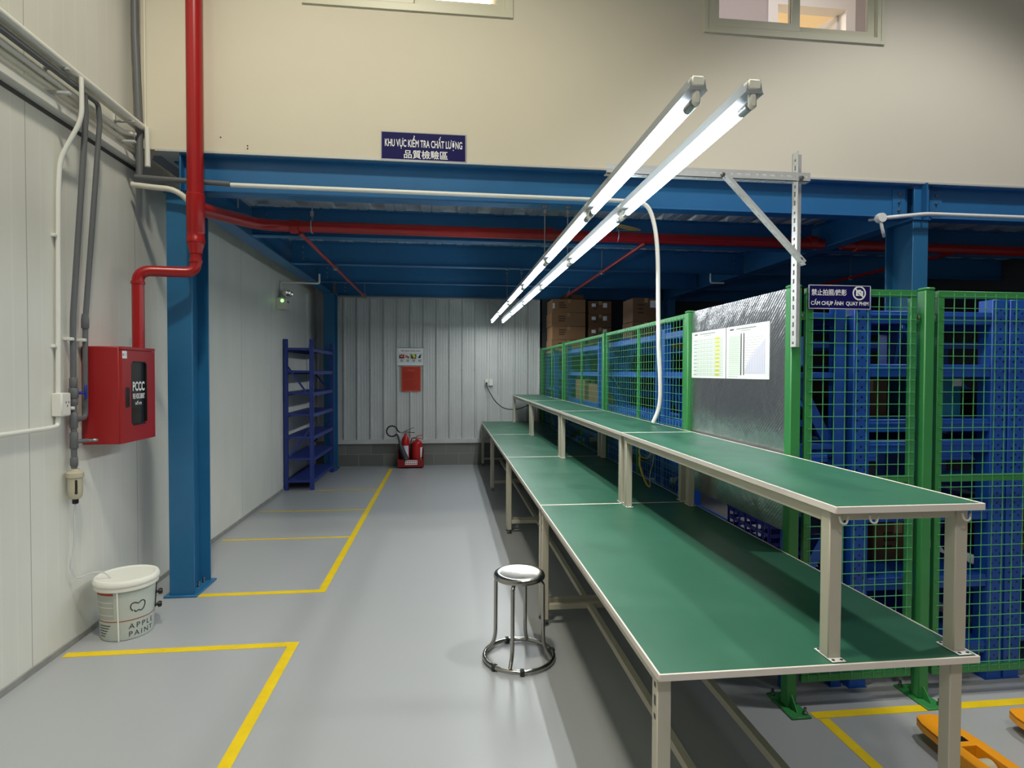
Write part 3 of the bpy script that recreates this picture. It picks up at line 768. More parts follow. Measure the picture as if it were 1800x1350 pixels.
def d3(t, at, c, r, u, n):
    b = MB(); text_mb(b, 'TIÊU LỆNH CHỮA CHÁY', at(0, .1), w=.33, h=.034, bold=.02, m=0)
    def quad(x0, x1, y0, y1, m, e=0): b.add([c+r*x+u*y+n*e for x, y in ((x0, y0), (x1, y0), (x1, y1), (x0, y1))], [(0, 1, 2, 3)], m)
    for s0 in (-1, 1): quad(-.215, .215, s0*.148-.002, s0*.148+.002, 1); quad(s0*.215-.002, s0*.215+.002, -.148, .148, 1)
    for k in range(4):
        x = -.195+k*.1; quad(x, x+.092, -.098, -.096, 1); quad(x, x+.092, .058, .06, 1); quad(x, x+.002, -.098, .06, 1); quad(x+.09, x+.092, -.098, .06, 1)
        for j in range(3): quad(x+.014+j*.006, x+.078-j*.006, -.055-j*.015, -.047-j*.015, 1)
    quad(-.192, -.108, -.03, .02, 0); q = [(-.19, .02), (-.175, .05), (-.165, .022), (-.15, .056), (-.138, .022), (-.12, .05), (-.108, .02)]
    b.add([c+r*x+u*y for x, y in q], [tuple(range(7))], 0); quad(-.17, -.13, .0, .012, 2, .0004)
    quad(-.09, -.05, -.02, .03, 3); quad(-.05, -.03, -.03, .01, 1); quad(-.014, -.008, -.036, .056, 0)
    quad(.008, .09, -.032, .045, 1, .0001); b.add([c+r*x+u*y+n*.0005 for x, y in ((.02, .044), (.07, .044), (.08, -.01), (.05, -.02), (.03, .01))], [(0, 1, 2, 3, 4)], 4)
    b.add([c+r*x+u*y for x, y in ((.12, -.01), (.15, .03), (.17, .022), (.168, -.02), (.14, -.028))], [(0, 1, 2, 3, 4)], 1); quad(.15, .18, .025, .04, 1)
    b.build('printing', ['sign_red_dark', 'dark_grey', 'paper', 'sign_orange', 'yellow_ink'], t, smooth=0)
ys_ = YB-.032
sign('white fire drill board with four pictures, above the red notice', (-.6, ys_, 1.85), .475, .315, (1, 0, 0), (0, -1, 0), ('paper', 'sign_frame'), d3, .008)
def d4(t, at, c, r, u, n):
    b = MB(); text_mb(b, 'NỘI QUY', at(0, .145), w=.12, h=.03, bold=.02); R = random.Random(5)
    for k in range(15):
        z = .1-k*.019; x0 = -.13+(.0 if k % 5 else .02); x1 = .13-R.random()*.1
        if k in (6,): continue
        b.add([c+r*x+u*y for x, y in ((x0, z), (x1, z), (x1, z+.006), (x0, z+.006))], [(0, 1, 2, 3)], 1)
    b.build('printing', ['sign_orange', 'sign_red_dark'], t, smooth=0)
sign('red fire rules notice with an orange border on the ribbed wall', (-.593, ys_, 1.476), .325, .425, (1, 0, 0), (0, -1, 0), ('sign_red', 'sign_orange'), d4, .009)

# ================================================================== RED FIRE PIPES
RX, RY = -1.7, 4.2
t = thing('fire_riser_pipe', 'thick red vertical pipe in front of the blue column, stepping over to the hose cabinet', 'pipe', (RX, RY, 1.745))
MB().cyl((RX, RY, 2.5), (RX, RY, 7.4), .052, 20).build('riser', 'pipe_red', t)
b = MB().lathe([(.053, 2.47), (.058, 2.475), (.058, 2.5), (.055, 2.505), (.055, 2.545), (.058, 2.55), (.058, 2.8), (.054, 2.805)], (RX, RY, 0), seg=24)
b.tube([(RX, RY, 2.71), (RX+.012, RY+.2, 2.742)], .05, 18)
b.build('tee', 'pipe_red', t)
MB().lathe([(.042, 2.4), (.042, 2.42), (.052, 2.455), (.053, 2.475)], (RX, RY, 0), seg=24).build('reducer', 'pipe_red', t)
P = round_path([(RX, RY, 2.42), (RX, RY, 2.272), (-2.005, 4.06, 2.255), (-2.005, 4.06, 1.747)], .075, 8)
MB().tube(P, .036, 18).build('drop_pipe', 'pipe_red', t)
b = MB()
b.lathe([(.04, 0), (.042, .01), (.04, .02)], (RX, RY, 2.34)).lathe([(.04, 0), (.042, .01), (.04, .02)], (-2.005, 4.06, 2.165))
b.build('weld_rings', 'pipe_red', t)
MY, MZ = 5.42, 2.9
t = thing('fire_main_pipe', 'long red horizontal pipe under the deck, crossing behind the lamp rows', 'pipe', (0, MY, MZ))
P = round_path([(RX+.012, RY+.2, 2.742), (RX+.08, MY, MZ), (RX+.7, MY, MZ)], .45, 10)
MB().tube(P+[Vector((3.72, MY, MZ-.02))], .05, 18).build('pipe_run', 'pipe_red', t)
for x in (-1.35, .96, 3.6):
    MB().lathe([(.052, -.04), (.062, -.036), (.062, .036), (.052, .04)], (x, MY, MZ-.003), (1, 0, 0), 20).build('coupling', 'pipe_red', t)
for x in (-1.2, 1.62):
    h = MB().tube([(x, MY, MZ+.05), (x, MY, ZD-.02)], .005, 8).box(x-.015, x+.015, MY-.015, MY+.015, MZ+.09, MZ+.14, .004)
    h.tube([(x, MY+.056*math.cos(a), MZ+.056*math.sin(a)) for a in (2*math.pi*k/20 for k in range(20))], .006, 6, closed=True)
    h.build('pipe_hanger', 'galvanised', t)
t2 = thing('fire_main_pipe', 'red horizontal pipe continuing beyond the second blue column', 'pipe', (6, MY, MZ))
MB().tube([(3.92, MY, MZ-.02), (9, MY, MZ-.06)], .05, 18).build('pipe_run', 'pipe_red', t2)
MB().lathe([(.052, -.04), (.062, -.036), (.062, .036), (.052, .04)], (4.1, MY, MZ-.022), (1, 0, 0), 20).build('coupling', 'pipe_red', t2)
h = MB().tube([(-1.56, 4.6, 2.83), (-1.56, 4.6, 2.95)], .005, 8).tube([(-1.56, 4.6, 2.95), (-1.56, 4.6, ZD-.01)], .011, 8)
tag(h.build('hanger_rod', 'galvanised'), 'short steel hanger above the bend of the thick red pipe', 'hanger')
b = MB()
for k in range(4):
    b.tube(spline([(1.46+.02*k, MY-.02, MZ+.06), (1.55, MY-.07, MZ+.075+.008*k), (1.68+.03*k, MY-.06, MZ+.055+.004*k), (1.78+.02*k, MY, MZ+.06), (1.64, MY+.03, MZ+.062)], 6), .003, 6)
tag(b.build('wire_bundle', 'cord_yellow'), 'small loop of tan tie wire lying on the thick red pipe', 'wire')
def branch(label, x, y1, hy):
    t = thing('sprinkler_branch_pipe', label, 'pipe', (x, 7, 2.82), 'thin red branch pipes')
    MB().cyl((x, MY, 2.845), (x, y1, 2.81), .019, 12).build('pipe_run', 'pipe_red', t)
    for y in hy:
        h = MB().tube([(x, y, 2.83), (x, y, ZD-.01)], .004, 6).box(x-.012, x+.012, y-.02, y+.02, 2.8, 2.86, .004)
        h.tube([(x+.026*math.cos(a), y, 2.825+.026*math.sin(a)) for a in (2*math.pi*k/14 for k in range(14))], .005, 6, closed=True)
        h.build('pipe_hanger', 'galvanised', t)
branch('thin red branch pipe running back above the aisle', -1.31, 9.7, (7.1, 9.6))
branch('thin red branch pipe running back above the boxes by the end wall', 1.9, 9.05, (7.0, 8.9))
branch('thin red branch pipe running back over the dark storage bay', 5.2, 9.7, (7.0,))

# ================================================================== HOSE CABINET
cx0, cx1, cy0, cy1, cz0, cz1 = XL, -1.94, 3.735, 4.135, 1.155, 1.747
t = thing('fire_hose_cabinet', 'red fire hose cabinet with a dark glass door on the pale wall', 'fire cabinet', (XL, 3.93, cz0))
MB().box(cx0+.001, cx1-.016, cy0, cy1, cz0, cz1, .006).build('cabinet_body', 'cabinet_red', t)
ga, gb, gz0, gz1 = 3.842, 4.025, 1.262, 1.655
d = MB(); xd0, xd1 = cx1-.016, cx1
for ya, yb, za, zb in ((cy0+.004, ga, cz0+.004, cz1-.022), (gb, cy1-.004, cz0+.004, cz1-.022), (ga, gb, cz0+.004, gz0), (ga, gb, gz1, cz1-.022)): d.box(xd0, xd1, ya, yb, za, zb)
d.box(xd0-.001, xd1+.001, cy0, cy1, cz1-.019, cz1, .002)
r_ = .018
for ya, za, sy, sz in ((ga, gz0, 1, 1), (gb, gz0, -1, 1), (ga, gz1, 1, -1), (gb, gz1, -1, -1)):
    pl = [(0, 0)]+[(r_-r_*math.sin(a), r_-r_*math.cos(a)) for a in (math.pi/2*k/5 for k in range(6))]
    d.prism(pl, lambda u, v, w: Vector((w, ya+sy*u, za+sz*v)), xd0, xd1)
dd = d.build('cabinet_door', 'cabinet_red', t)
MB().box(xd0+.002, xd0+.006, ga-.005, gb+.005, gz0-.005, gz1+.005).build('door_glass', 'cabinet_glass', dd)
fr = MB()
for ya, yb, za, zb in ((ga-.004, ga+.004, gz0+.01, gz1-.01), (gb-.004, gb+.004, gz0+.01, gz1-.01), (ga+.01, gb-.01, gz0-.004, gz0+.004), (ga+.01, gb-.01, gz1-.004, gz1+.004)): fr.box(xd0+.004, xd1+.002, ya, yb, za, zb, .002)
fr.build('glass_gasket', 'black', dd)
MB().box(xd1-.002, xd1+.004, 3.772, 3.818, 1.375, 1.497, .003).build('door_handle', 'black', dd)
MB().box(xd1+.0035, xd1+.0055, 3.793, 3.812, 1.39, 1.482, .001).build('handle_recess', 'black', dd)
b = MB(); fn = lambda dy, dz: plane_fn((xd0+.0075, 3.943+dy, dz), (0, 1, 0), (0, 0, 1))
text_mb(b, 'PCCC', fn(0, 1.502), w=.142, h=.06, bold=.03); text_mb(b, 'FIRE HOSE CABINET', fn(0, 1.44), w=.142, h=.034, bold=.03); text_mb(b, 'SỐ 01', fn(-.005, 1.398), w=.075, h=.026, bold=.03)
b.build('lettering', 'white_ink', dd, smooth=0)
b = MB().box(xd1, xd1+.0008, 3.74, 3.79, 1.675, 1.72)
b.box(xd1+.0008, xd1+.001, 3.746, 3.754, 1.69, 1.705, 0, 1).box(xd1+.0008, xd1+.001, 3.76, 3.784, 1.688, 1.71, 0, 2)
b.build('inspection_sticker', ['paper', 'dark_grey', 'lilac_ink'], dd, 'white sticker')

# ================================================================== PIPES AND CABLES ON THE SIDE WALL
def run(name, label, cat, pts, r, m, fil=.04, seg=10, group=None, clips=()):
    P = round_path(pts, fil, 5)
    if not clips:
        return tag(MB().tube(P, r, seg).build(name, m), label, cat, group)
    t = thing(name, label, cat, tuple(pts[-1]), group)
    MB().tube(P, r, seg).build('conduit_run', m, t)
    for (x, y, z) in clips: MB().box(XL, x+r*.4, y-r-.02, y+r+.003, z-.008, z+.008, .002).build('clip', 'white_plastic', t)
    return t
o = MB().box(XL, XL+.05, .2, 4.33, 3.03, 3.075, .004).box(XL, XL+.035, .2, 4.33, 3.075, 3.105, .003).build('cable_trunking', 'white_plastic'); tag(o, 'white flat trunking, lowest of the runs high on the side wall', 'trunking')
run('conduit', 'thick white conduit along the top of the runs on the side wall', 'conduit', [(-2.07, .2, 3.268), (-2.07, 4.42, 3.268)], .022, 'white_plastic')
run('conduit', 'white conduit lying behind the topmost thick one on the side wall', 'conduit', [(-2.125, .2, 3.285), (-2.125, 4.4, 3.28)], .02, 'cream_plastic')
run('conduit', 'white conduit in the middle of the side wall runs, turned up at its end', 'conduit', [(-2.12, .2, 3.172), (-2.12, 4.12, 3.172), (-2.07, 4.18, 3.185)], .015, 'white_plastic')
run('conduit', 'thin white conduit just above the flat trunking on the side wall', 'conduit', [(-2.125, .2, 3.13), (-2.125, 4.3, 3.13), (-2.125, 4.36, 3.16)], .013, 'cream_plastic')
o = MB().box(XL, XL+.004, .2, 4.4, 2.995, 3.02).build('trim_5', 'dark_grey'); struct(o)
for y in (1.2, 2.4, 3.45, 4.12):
    o = MB().box(XL, -2.04, y-.012, y+.012, 3.105, 3.12, .002).box(XL, XL+.008, y-.012, y+.012, 3.105, 3.3, .002).box(XL, -2.04, y-.012, y+.012, 3.236, 3.246, .002).build('conduit_bracket', 'zinc_paint')
    tag(o, 'small steel bracket holding the pipe runs high on the side wall', 'bracket', 'conduit brackets on the side wall')
# compressed air pipes
t = thing('air_pipe', 'pair of grey air pipes dropping down the pale wall, joined by a blue valve', 'pipe', (-2.14, 3.6, 1.0))
pr1, pr2 = .0155, .0145
MB().tube(round_path([(-2.078, .2, 3.215), (-2.078, 3.64, 3.215), (-2.08, 3.66, 3.1), (-2.13, 3.6, 1.9), (-2.13, 3.595, 1.037)], .05), pr1, 12).build('pipe_run', 'grey_pvc', t)
MB().tube(round_path([(-2.1, .2, 3.2), (-2.075, 3.77, 3.2), (-2.078, 3.79, 3.1), (-2.13, 3.715, 1.9), (-2.13, 3.705, 1.32), (-2.13, 3.6, 1.315)], .03), pr2, 12).build('pipe_run', 'grey_pvc', t)
for z0, z1, r_, x_, y_ in ((1.5, 1.56, .02, -2.13, 3.597), (1.44, 1.5, .024, -2.13, 3.597), (1.4, 1.44, .02, -2.13, 3.597), (1.27, 1.36, .0205, -2.13, 3.596), (1.15, 1.245, .0205, -2.13, 3.596), (1.05, 1.1, .0195, -2.13, 3.595)):
    MB().lathe([(r_-.003, z0), (r_, z0+.004), (r_, z1-.004), (r_-.003, z1)], (x_, y_, 0), seg=16).build('coupling', 'grey_pvc', t)
MB().lathe([(.017, 1.85), (.02, 1.855), (.02, 1.9), (.016, 1.935)], (-2.129, 3.711, 0), seg=16).build('coupling', 'grey_pvc', t)
v = MB().cyl((-2.13, 3.61, 1.47), (-2.11, 3.655, 1.47), .008, 10).obox((-2.105, 3.667, 1.475), (.014, .016, .085), Matrix.Rotation(.0, 3, 'X'), .005).build('valve_handle', 'valve_blue', t, 'blue valve lever')
MB().cyl((-2.12, 3.605, 1.19), (-2.09, 3.66, 1.19), .012, 10).build('drain_stub', 'grey_pvc', t)
MB().cyl((-2.09, 3.66, 1.19), (-2.065, 3.705, 1.188), .009, 10).lathe([(.011, 0), (.011, .012)], (-2.078, 3.682, 1.189), (.5, .86, 0), 8).build('brass_coupler', 'steel', t)
for y_, z_ in ((3.6, 1.78), (3.71, 1.78), (3.597, 1.385)): MB().box(XL+.0008, -2.118, y_-.03, y_+.004, z_-.009, z_+.009, .003).build('clip', 'white_plastic', t)
# filter bowl
t = thing('water_trap_filter', 'beige filter bowl with a sight glass hanging under the grey air pipe', 'filter', (-2.12, 3.585, .8)); fx, fy = -2.12, 3.585
MB().lathe([(.02, 0), (.028, .004), (.034, .018), (.037, .05), (.037, .13)], (fx, fy, .862), seg=24).build('bowl', 'filter_cream', t)
MB().lathe([(.038, 0), (.043, .004), (.043, .028), (.036, .034), (.022, .04), (.018, .05)], (fx, fy, .985), seg=24).build('filter_head', 'filter_cream', t)
a = math.atan2(-fy, -fx)+.12; R = Matrix.Rotation(a, 3, 'Z')
MB().obox((fx+.034*math.cos(a), fy+.034*math.sin(a), .935), (.012, .015, .085), R, .005).build('sight_glass', 'filter_glass', t)
MB().lathe([(.012, 0), (.016, .004), (.016, .03)], (fx, fy, .834), seg=12).build('drain_cap', 'black', t)
P = spline([(fx, fy, .836), (fx-.005, fy, .76), (-2.13, 3.585, .6), (-2.145, 3.575, .47), (-2.12, 3.6, .4), (-2.08, 3.64, .41), (-2.03, 3.68, .40), (-1.995, 3.7, .36)], 8)
tag(MB().tube(P, .0045, 8).build('drain_hose', 'clear_hose'), 'thin clear hose hanging from the filter bowl down towards the paint bucket', 'hose')
# socket and its conduit
run('conduit', 'white conduit with a kink dropping from the runs to the wall socket', 'conduit', [(-2.043, 3.555, 3.25), (-2.043, 3.555, 3.02), (-2.145, 3.53, 2.78), (-2.15, 3.52, 2.6), (-2.152, 3.5, 1.475)], .0125, 'white_plastic', .06,
    clips=((-2.152, 3.515, 2.35), (-2.152, 3.505, 1.735)))
t = thing('power_socket', 'white socket box on the pale wall beside the grey air pipes', 'socket', (XL, 3.51, 1.345))
MB().box(XL, -2.115, 3.468, 3.548, 1.345, 1.475, .005).build('box', 'white_plastic', t)
b = MB().box(-2.115, -2.1135, 3.475, 3.542, 1.353, 1.467, .001)
for dy, dz in ((-.012, .012), (.012, .012), (0, -.008)): b.box(-2.114, -2.1128, 3.515+dy-.003, 3.515+dy+.003, 1.41+dz-.006, 1.41+dz+.006, 0, 1)
b.build('socket_plate', ['white_plastic', 'dark_grey'], t)
run('conduit', 'white conduit leaving the wall socket and running along the pale wall', 'conduit', [(-2.15, 3.495, 1.345), (-2.15, 3.492, 1.29), (-2.15, 3.4, 1.285), (-2.15, .3, 1.285)], .0125, 'white_plastic', .03)
# corner conduits
run('corner_pipe', 'dark grey pipe rising in the corner beside the cream wall', 'pipe', [(-2.11, 4.26, 7.3), (-2.11, 4.27, 3.9), (-2.09, 4.27, 3.3), (-2.085, 4.26, 2.93)], .024, 'grey_pvc')
run('corner_cable', 'thin pale cable beside the dark grey pipe in the corner', 'cable', [(-2.06, 4.29, 7.3), (-2.06, 4.29, 3.3), (-2.05, 4.27, 3.0)], .006, 'cream_plastic')
run('corner_conduit', 'short pale conduit hanging in the corner at the end of the wall runs', 'conduit', [(-2.04, 4.27, 3.27), (-2.035, 4.27, 3.0)], .016, 'white_plastic')
run('beam_conduit', 'grey conduit from the corner passing behind the red vertical pipe', 'conduit', [(-2.1, 4.23, 2.915), (-1.5, 4.275, 2.905)], .018, 'grey_pvc')
run('beam_conduit', 'long white conduit lying along the lower flange of the front beam', 'conduit', [(-1.5, 4.285, 2.902), (1.45, 4.285, 2.892)], .016, 'white_plastic')
run('corner_conduit', 'cream flexible conduit curving from the corner to the top of the blue column', 'conduit', [(-2.13, 4.25, 2.87), (-1.98, 4.24, 2.852), (-1.86, 4.24, 2.845), (-1.78, 4.27, 2.79), (-1.75, 4.3, 2.7)], .019, 'cream_plastic', .08)
P = spline([(1.4, 4.285, 2.89), (1.5, 4.27, 2.86), (1.55, 4.25, 2.74), (1.565, 4.2, 2.5), (1.555, 4.15, 2.1), (1.55, 4.12, 1.8), (1.565, 4.12, 1.5), (1.56, 4.13, 1.34), (1.52, 4.14, 1.226)], 8)
tag(MB().tube(P, .0155, 12).build('flexible_conduit', 'white_plastic'), 'white flexible conduit dropping from the front beam to the raised green shelf', 'conduit')
run('column_conduit', 'white conduit running along the beam beyond the second column', 'conduit', [(3.42, 4.4, 2.85), (3.55, 4.26, 2.84), (3.8, 4.25, 2.868), (9, 4.25, 2.868)], .016, 'white_plastic', .06)
t = thing('junction_fitting', 'round white junction fitting near the second blue column', 'junction box', (3.45, 4.3, 2.78))
MB().lathe([(.035, -.02), (.04, 0), (.036, .03)], (3.44, 4.3, 2.835), (0, -1, 0), 18).build('fitting_body', 'white_plastic', t)
MB().tube(spline([(3.44, 4.29, 2.81), (3.45, 4.29, 2.76), (3.47, 4.3, 2.72), (3.5, 4.33, 2.7)], 6), .012, 8).build('spout', 'white_plastic', t)
run('drop_conduit', 'white bent conduit hanging from the crossbeam near the side wall', 'conduit', [(-1.66, 7.9, 2.88), (-1.66, 7.9, 2.755), (-2.15, 7.9, 2.765), (-2.15, 7.9, 2.58)], .012, 'white_plastic', .03)
run('drop_conduit', 'small white bent conduit hanging under the dark bay girder', 'conduit', [(3.32, 7.04, 2.86), (3.32, 7.04, 2.735), (3.5, 7.04, 2.735)], .011, 'white_plastic', .03)
# emergency light
t = thing('emergency_light', 'twin head emergency lamp with a green light on the pale wall', 'emergency light', (XL, 7.85, 2.43))
MB().box(XL, -2.055, 7.74, 7.97, 2.4, 2.545, .008).build('lamp_body', 'cream_plastic', t)
MB().lathe([(.022, 0), (.02, .003)], (-2.09, 7.7395, 2.505), (0, -1, 0), 12).build('status_light', 'led_green', t)
MB().box(-2.0548, -2.054, 7.84, 7.92, 2.49, 2.515).build('label_strip', 'dark_grey', t)
for y in (7.83, 7.94):
    h = MB().lathe([(.02, -.07), (.052, -.02), (.056, .02), (.05, .03)], (-2.06, y, 2.615), Vector((.8, -.5, -.15)), 18).cyl((-2.12, y, 2.55), (-2.11, y, 2.59), .01, 8).build('lamp_head', 'cream_plastic', t)
    MB().lathe([(.044, 0), (.036, .002)], Vector((-2.06, y, 2.615))+Vector((.8, -.5, -.15)).normalized()*.031, Vector((.8, -.5, -.15)), 18).build('lens', 'chrome', h)
# end wall socket
t = thing('power_socket', 'white double socket on the ribbed end wall with a black plug', 'socket', (.72, YB-.03, 1.36))
MB().box(.655, .795, YB-.06, YB-.003, 1.36, 1.475, .005).build('box', 'white_plastic', t)
MB().box(.725, .73, YB-.0615, YB-.06, 1.365, 1.47).build('gap_line', 'grey_ink', t)
MB().box(.668, .702, YB-.09, YB-.06, 1.375, 1.42, .006).build('plug', 'dark_grey', t)
P = spline([(.685, 9.905, 1.385), (.72, 9.88, 1.28), (.83, 9.86, 1.1), (.97, 9.86, .985), (1.13, 9.86, .955), (1.26, 9.86, .975), (1.4, 9.86, 1.03)], 8)
tag(MB().tube(P, .0075, 8).build('power_cable', 'black'), 'black cable sagging from the end wall socket to the raised shelf', 'cable')
run('conduit', 'thin white conduit dropping to the socket on the ribbed end wall', 'conduit', [(.705, YB-.02, 2.79), (.705, YB-.02, 1.475)], .012, 'white_plastic')
run('conduit', 'thin white conduit bending down the ribbed end wall near the lamp rows', 'conduit', [(.72, YB-.02, 2.78), (.8, YB-.02, 2.77), (.87, YB-.02, 2.7), (.885, YB-.02, 2.55), (.885, YB-.02, 1.2)], .01, 'zinc_paint', .08)

# ================================================================== PAINT BUCKET
bx_, by_ = -1.94, 3.765
t = thing('paint_bucket', 'white lidded paint bucket with printed label standing by the pale wall', 'bucket', (bx_, by_, 0))
rb = lambda z: .136+(.153-.136)*z/.3
MB().lathe([(.128, 0), (.134, .004), (rb(.02), .02), (rb(.3), .3), (.16, .302), (.16, .318)], (bx_, by_, 0), seg=48).build('bucket_body', 'bucket_grey', t)
MB().lathe([(.158, .3), (.166, .3), (.168, .305), (.167, .322), (.172, .327), (.174, .338), (.171, .352), (.165, .361), (.155, .364), (.147, .362), (.143, .3585), (.135, .358), (.0005, .358)], (bx_, by_, 0), seg=48).build('lid', 'bucket_white', t)
def cyl_fn(a0, z0, e=.0012):
    def fn(u, v):
        z = z0+v; r = rb(z)+e; a = math.radians(a0)+u/r; return Vector((bx_+r*math.cos(a), by_+r*math.sin(a), z))
    return fn
cam_az = math.degrees(math.atan2(-by_, -bx_))
def strip(b, a0, a1, z0, z1, m, e=.0008, n=16):
    V, Fc = [], []
    for k in range(n+1):
        a = a0+(a1-a0)*k/n
        for z in (z0, z1): V.append(cyl_fn(a, z, e)(0, 0))
    b.add(V, [(2*k, 2*k+2, 2*k+3, 2*k+1) for k in range(n)], m)
p = MB()
strip(p, cam_az-85, cam_az+90, .118, .123, 1, .001, 40); strip(p, cam_az-75, cam_az-27, .278, .296, 1); strip(p, cam_az-75, cam_az-27, .135, .272, 2)
for z in (.158, .205, .235): strip(p, cam_az-74, cam_az-28, z, z+.003, 3, .0012)
for k in range(5): strip(p, cam_az-70, cam_az-52+k*4, .03+k*.016, .035+k*.016, 0, .0012)
text_mb(p, 'APPLE', cyl_fn(cam_az+33, .083), w=.15, h=.03, space=1.35); text_mb(p, 'PAINT', cyl_fn(cam_az+33, .037), w=.145, h=.03, space=1.35)
ap = [(-.036, -.026), (-.05, -.005), (-.044, .017), (-.022, .022), (0, .014), (.022, .024), (.044, .018), (.048, -.004), (.036, -.026), (.018, -.034), (.002, -.028), (-.016, -.034), (-.028, -.022)]
lg = [cyl_fn(cam_az+22, .2, .0014)(v.x*.8, v.y) for v in spline([(x, y, 0) for x, y in ap], 5)]
aa = math.radians(cam_az+22); p.ribbon(lg, (math.cos(aa), math.sin(aa), 0), .006, 0)
p.build('printed_label', ['lettering_dark', 'bucket_brown', 'bucket_panel', 'bucket_white'], t, smooth=0)
b = MB(); a = math.radians(cam_az-18)
b.tube([(bx_+(rb(z)+.006)*math.cos(a), by_+(rb(z)+.006)*math.sin(a), z) for z in (.004, .15, .305)], .0045, 8); b.build('level_tube', 'bucket_white', t)
a = math.radians(cam_az+82); b = MB()
b.tube([(bx_+(rb(z)+.003)*math.cos(a), by_+(rb(z)+.003)*math.sin(a), z) for z in (.13, .2, .3)], .003, 6)
b.build('wire_handle', 'dark_grey', t)
for z in (.145, .225):
    q = Vector((bx_+rb(z)*math.cos(a), by_+rb(z)*math.sin(a), z)); n = Vector((math.cos(a), math.sin(a), 0))
    MB().cyl(q-n*.004, q+n*.022, .009, 10).lathe([(.013, 0), (.018, .004), (.018, .018), (.013, .022)], q+n*.016, n, 12).build('black_knob', 'black', t)

# ================================================================== RACKS
def rack(name, label, x0, x1, y0, y1, h, levels, uw, m, along, group=None, brace=True, shelf_t=.04, holes=False, inset=.0):
    t = thing(name, label, 'shelving', ((x0+x1)/2, (y0+y1)/2, 0), group)
    for ux in (x0, x1-uw):
        for uy in (y0, y1-uw*.9):
            b = MB(); ty = .003
            w, dp = uw, uw*.9
            if along == 'y':   # open channel facing the shelf
                sx = 1 if ux == x0 else -1; xo = ux if sx > 0 else ux+w
                b.box(min(xo, xo+sx*ty), max(xo, xo+sx*ty), uy, uy+dp, 0, h)
                b.box(ux, ux+w, uy, uy+ty, 0, h).box(ux, ux+w, uy+dp-ty, uy+dp, 0, h)
            else:
                b.box(ux, ux+w, uy, uy+dp, 0, h, .003)
            b.box(ux-.004, ux+w+.004, uy-.002, uy+dp+.002, 0, .004)
            if holes and uy == y0:
                z = .06
                while z < h-.03:
                    for fx_ in (.25, .5, .75):
                        zz = z+(.018 if fx_ == .5 else 0)
                        b.add([Vector((ux+w*fx_+.005*math.cos(q), uy-.0006, zz+.006*math.sin(q))) for q in (math.pi*k/4 for k in range(8))], [tuple(range(8))], 1)
                    z += .05
            if along == 'y' and ux == x1-uw:
                z = .06
                while z < h-.03:
                    b.add([Vector((ux+w+.0006, uy+dp*.5+.004*math.cos(q), z+.008*math.sin(q))) for q in (math.pi*k/4 for k in range(8))], [tuple(range(8))], 1); z += .05
            b.build('upright', [m, 'black'], t)
    for z in levels:
        b = MB()
        b.box(x0+.006, x1-.006, y0+.012, y1-.012, z-.006, z)
        if along == 'y':
            for xa, xb in ((x0+.004, x0+.024), (x1-.026, x1-.006)): b.box(xa, xb, y0+uw*.9, y1-uw*.9, z-shelf_t-.006, z+.004, .002)
            for ya, yb in ((y0+.008, y0+.022), (y1-.022, y1-.008)): b.box(x0+uw, x1-uw, ya, yb, z-.028, z+.002, .002)
        else:
            for ya, yb in ((y0+.006, y0+.03), (y1-.03, y1-.006)):
                b.box(x0+uw, x1-uw, ya, yb, z-shelf_t-.02, z+.004, .003)
                b.box(x0+uw, x1-uw, ya-.003, yb+.003, z-shelf_t*.55, z-shelf_t*.3, .001)
        b.build('shelf', m, t)
    if brace:
        segs = ((h*.2, h*.42), (h*.83, h*.6)) if along == 'y' else ((h*.2, h*.45), (h*.6, h*.83), (h*.56, h*.79))
        for za, zb in segs:
            if along == 'y':
                for y in (y0+.03, y1-.03): MB().bar((x0+uw*.6, y, za), (x1-uw*.6, y, zb), .004, .025 if name == 'shelving_rack' else .055).build('brace', m, t)
            else:
                for x in (x0+.02, x1-.02): MB().bar((x, y0+uw, za), (x, y1-uw, zb), .004, .035).build('brace', m, t)
    return t
rack('shelving_rack', 'tall empty navy shelving rack in the far corner against the pale wall', -2.16, -1.775, 8.04, 9.46, 2.03, (.13, .43, .722, 1.027, 1.318, 1.608, 1.912), .05, 'rack_navy', 'y', shelf_t=.045)
lv = (.2, .55, .9, 1.24, 1.6, 1.9); G = 'blue storage racks behind the mesh fence'
for k, (ya, yb, l) in enumerate(((2.72, 4.42, 'blue storage rack behind the silver board and the fence corner'), (4.52, 6.22, 'blue storage rack behind the mesh with the flexible conduit'), (6.32, 8.02, 'blue storage rack behind the third side panel of the fence'))):
    rack('storage_rack', l, 1.69, 2.0, ya, yb, 1.97, lv, .055, 'rack_blue', 'y', G)
rack('storage_rack', 'blue storage rack right behind the no photography sign', 2.03, 2.89, 2.7, 3.5, 1.98, (.2, .55, .9, 1.25, 1.36, 1.64, 1.91), .092, 'rack_blue', 'x', G, holes=True)
rack('storage_rack', 'blue storage rack behind the unsigned front mesh panel', 2.9, 5.0, 2.7, 3.5, 1.98, (.25, .6, .95, 1.3, 1.64, 1.93), .092, 'rack_blue', 'x', G, holes=True)
rack('storage_rack', 'blue storage rack under the tall cardboard box stack by the end wall', 1.7, 2.75, 9.05, 9.9, 1.95, (.3, .8, 1.35, 1.9), .07, 'rack_blue', 'y', G)
rack('storage_rack', 'blue storage rack in the dark middle of the fenced store', 2.3, 3.5, 7.2, 8.1, 1.95, (.3, .8, 1.35, 1.9), .07, 'rack_blue', 'x', G)
rack('storage_rack', 'blue storage rack in the dark far side of the fenced store', 3.4, 5.6, 5.2, 6.0, 1.95, (.3, .8, 1.35, 1.9), .08, 'rack_blue', 'x', G)

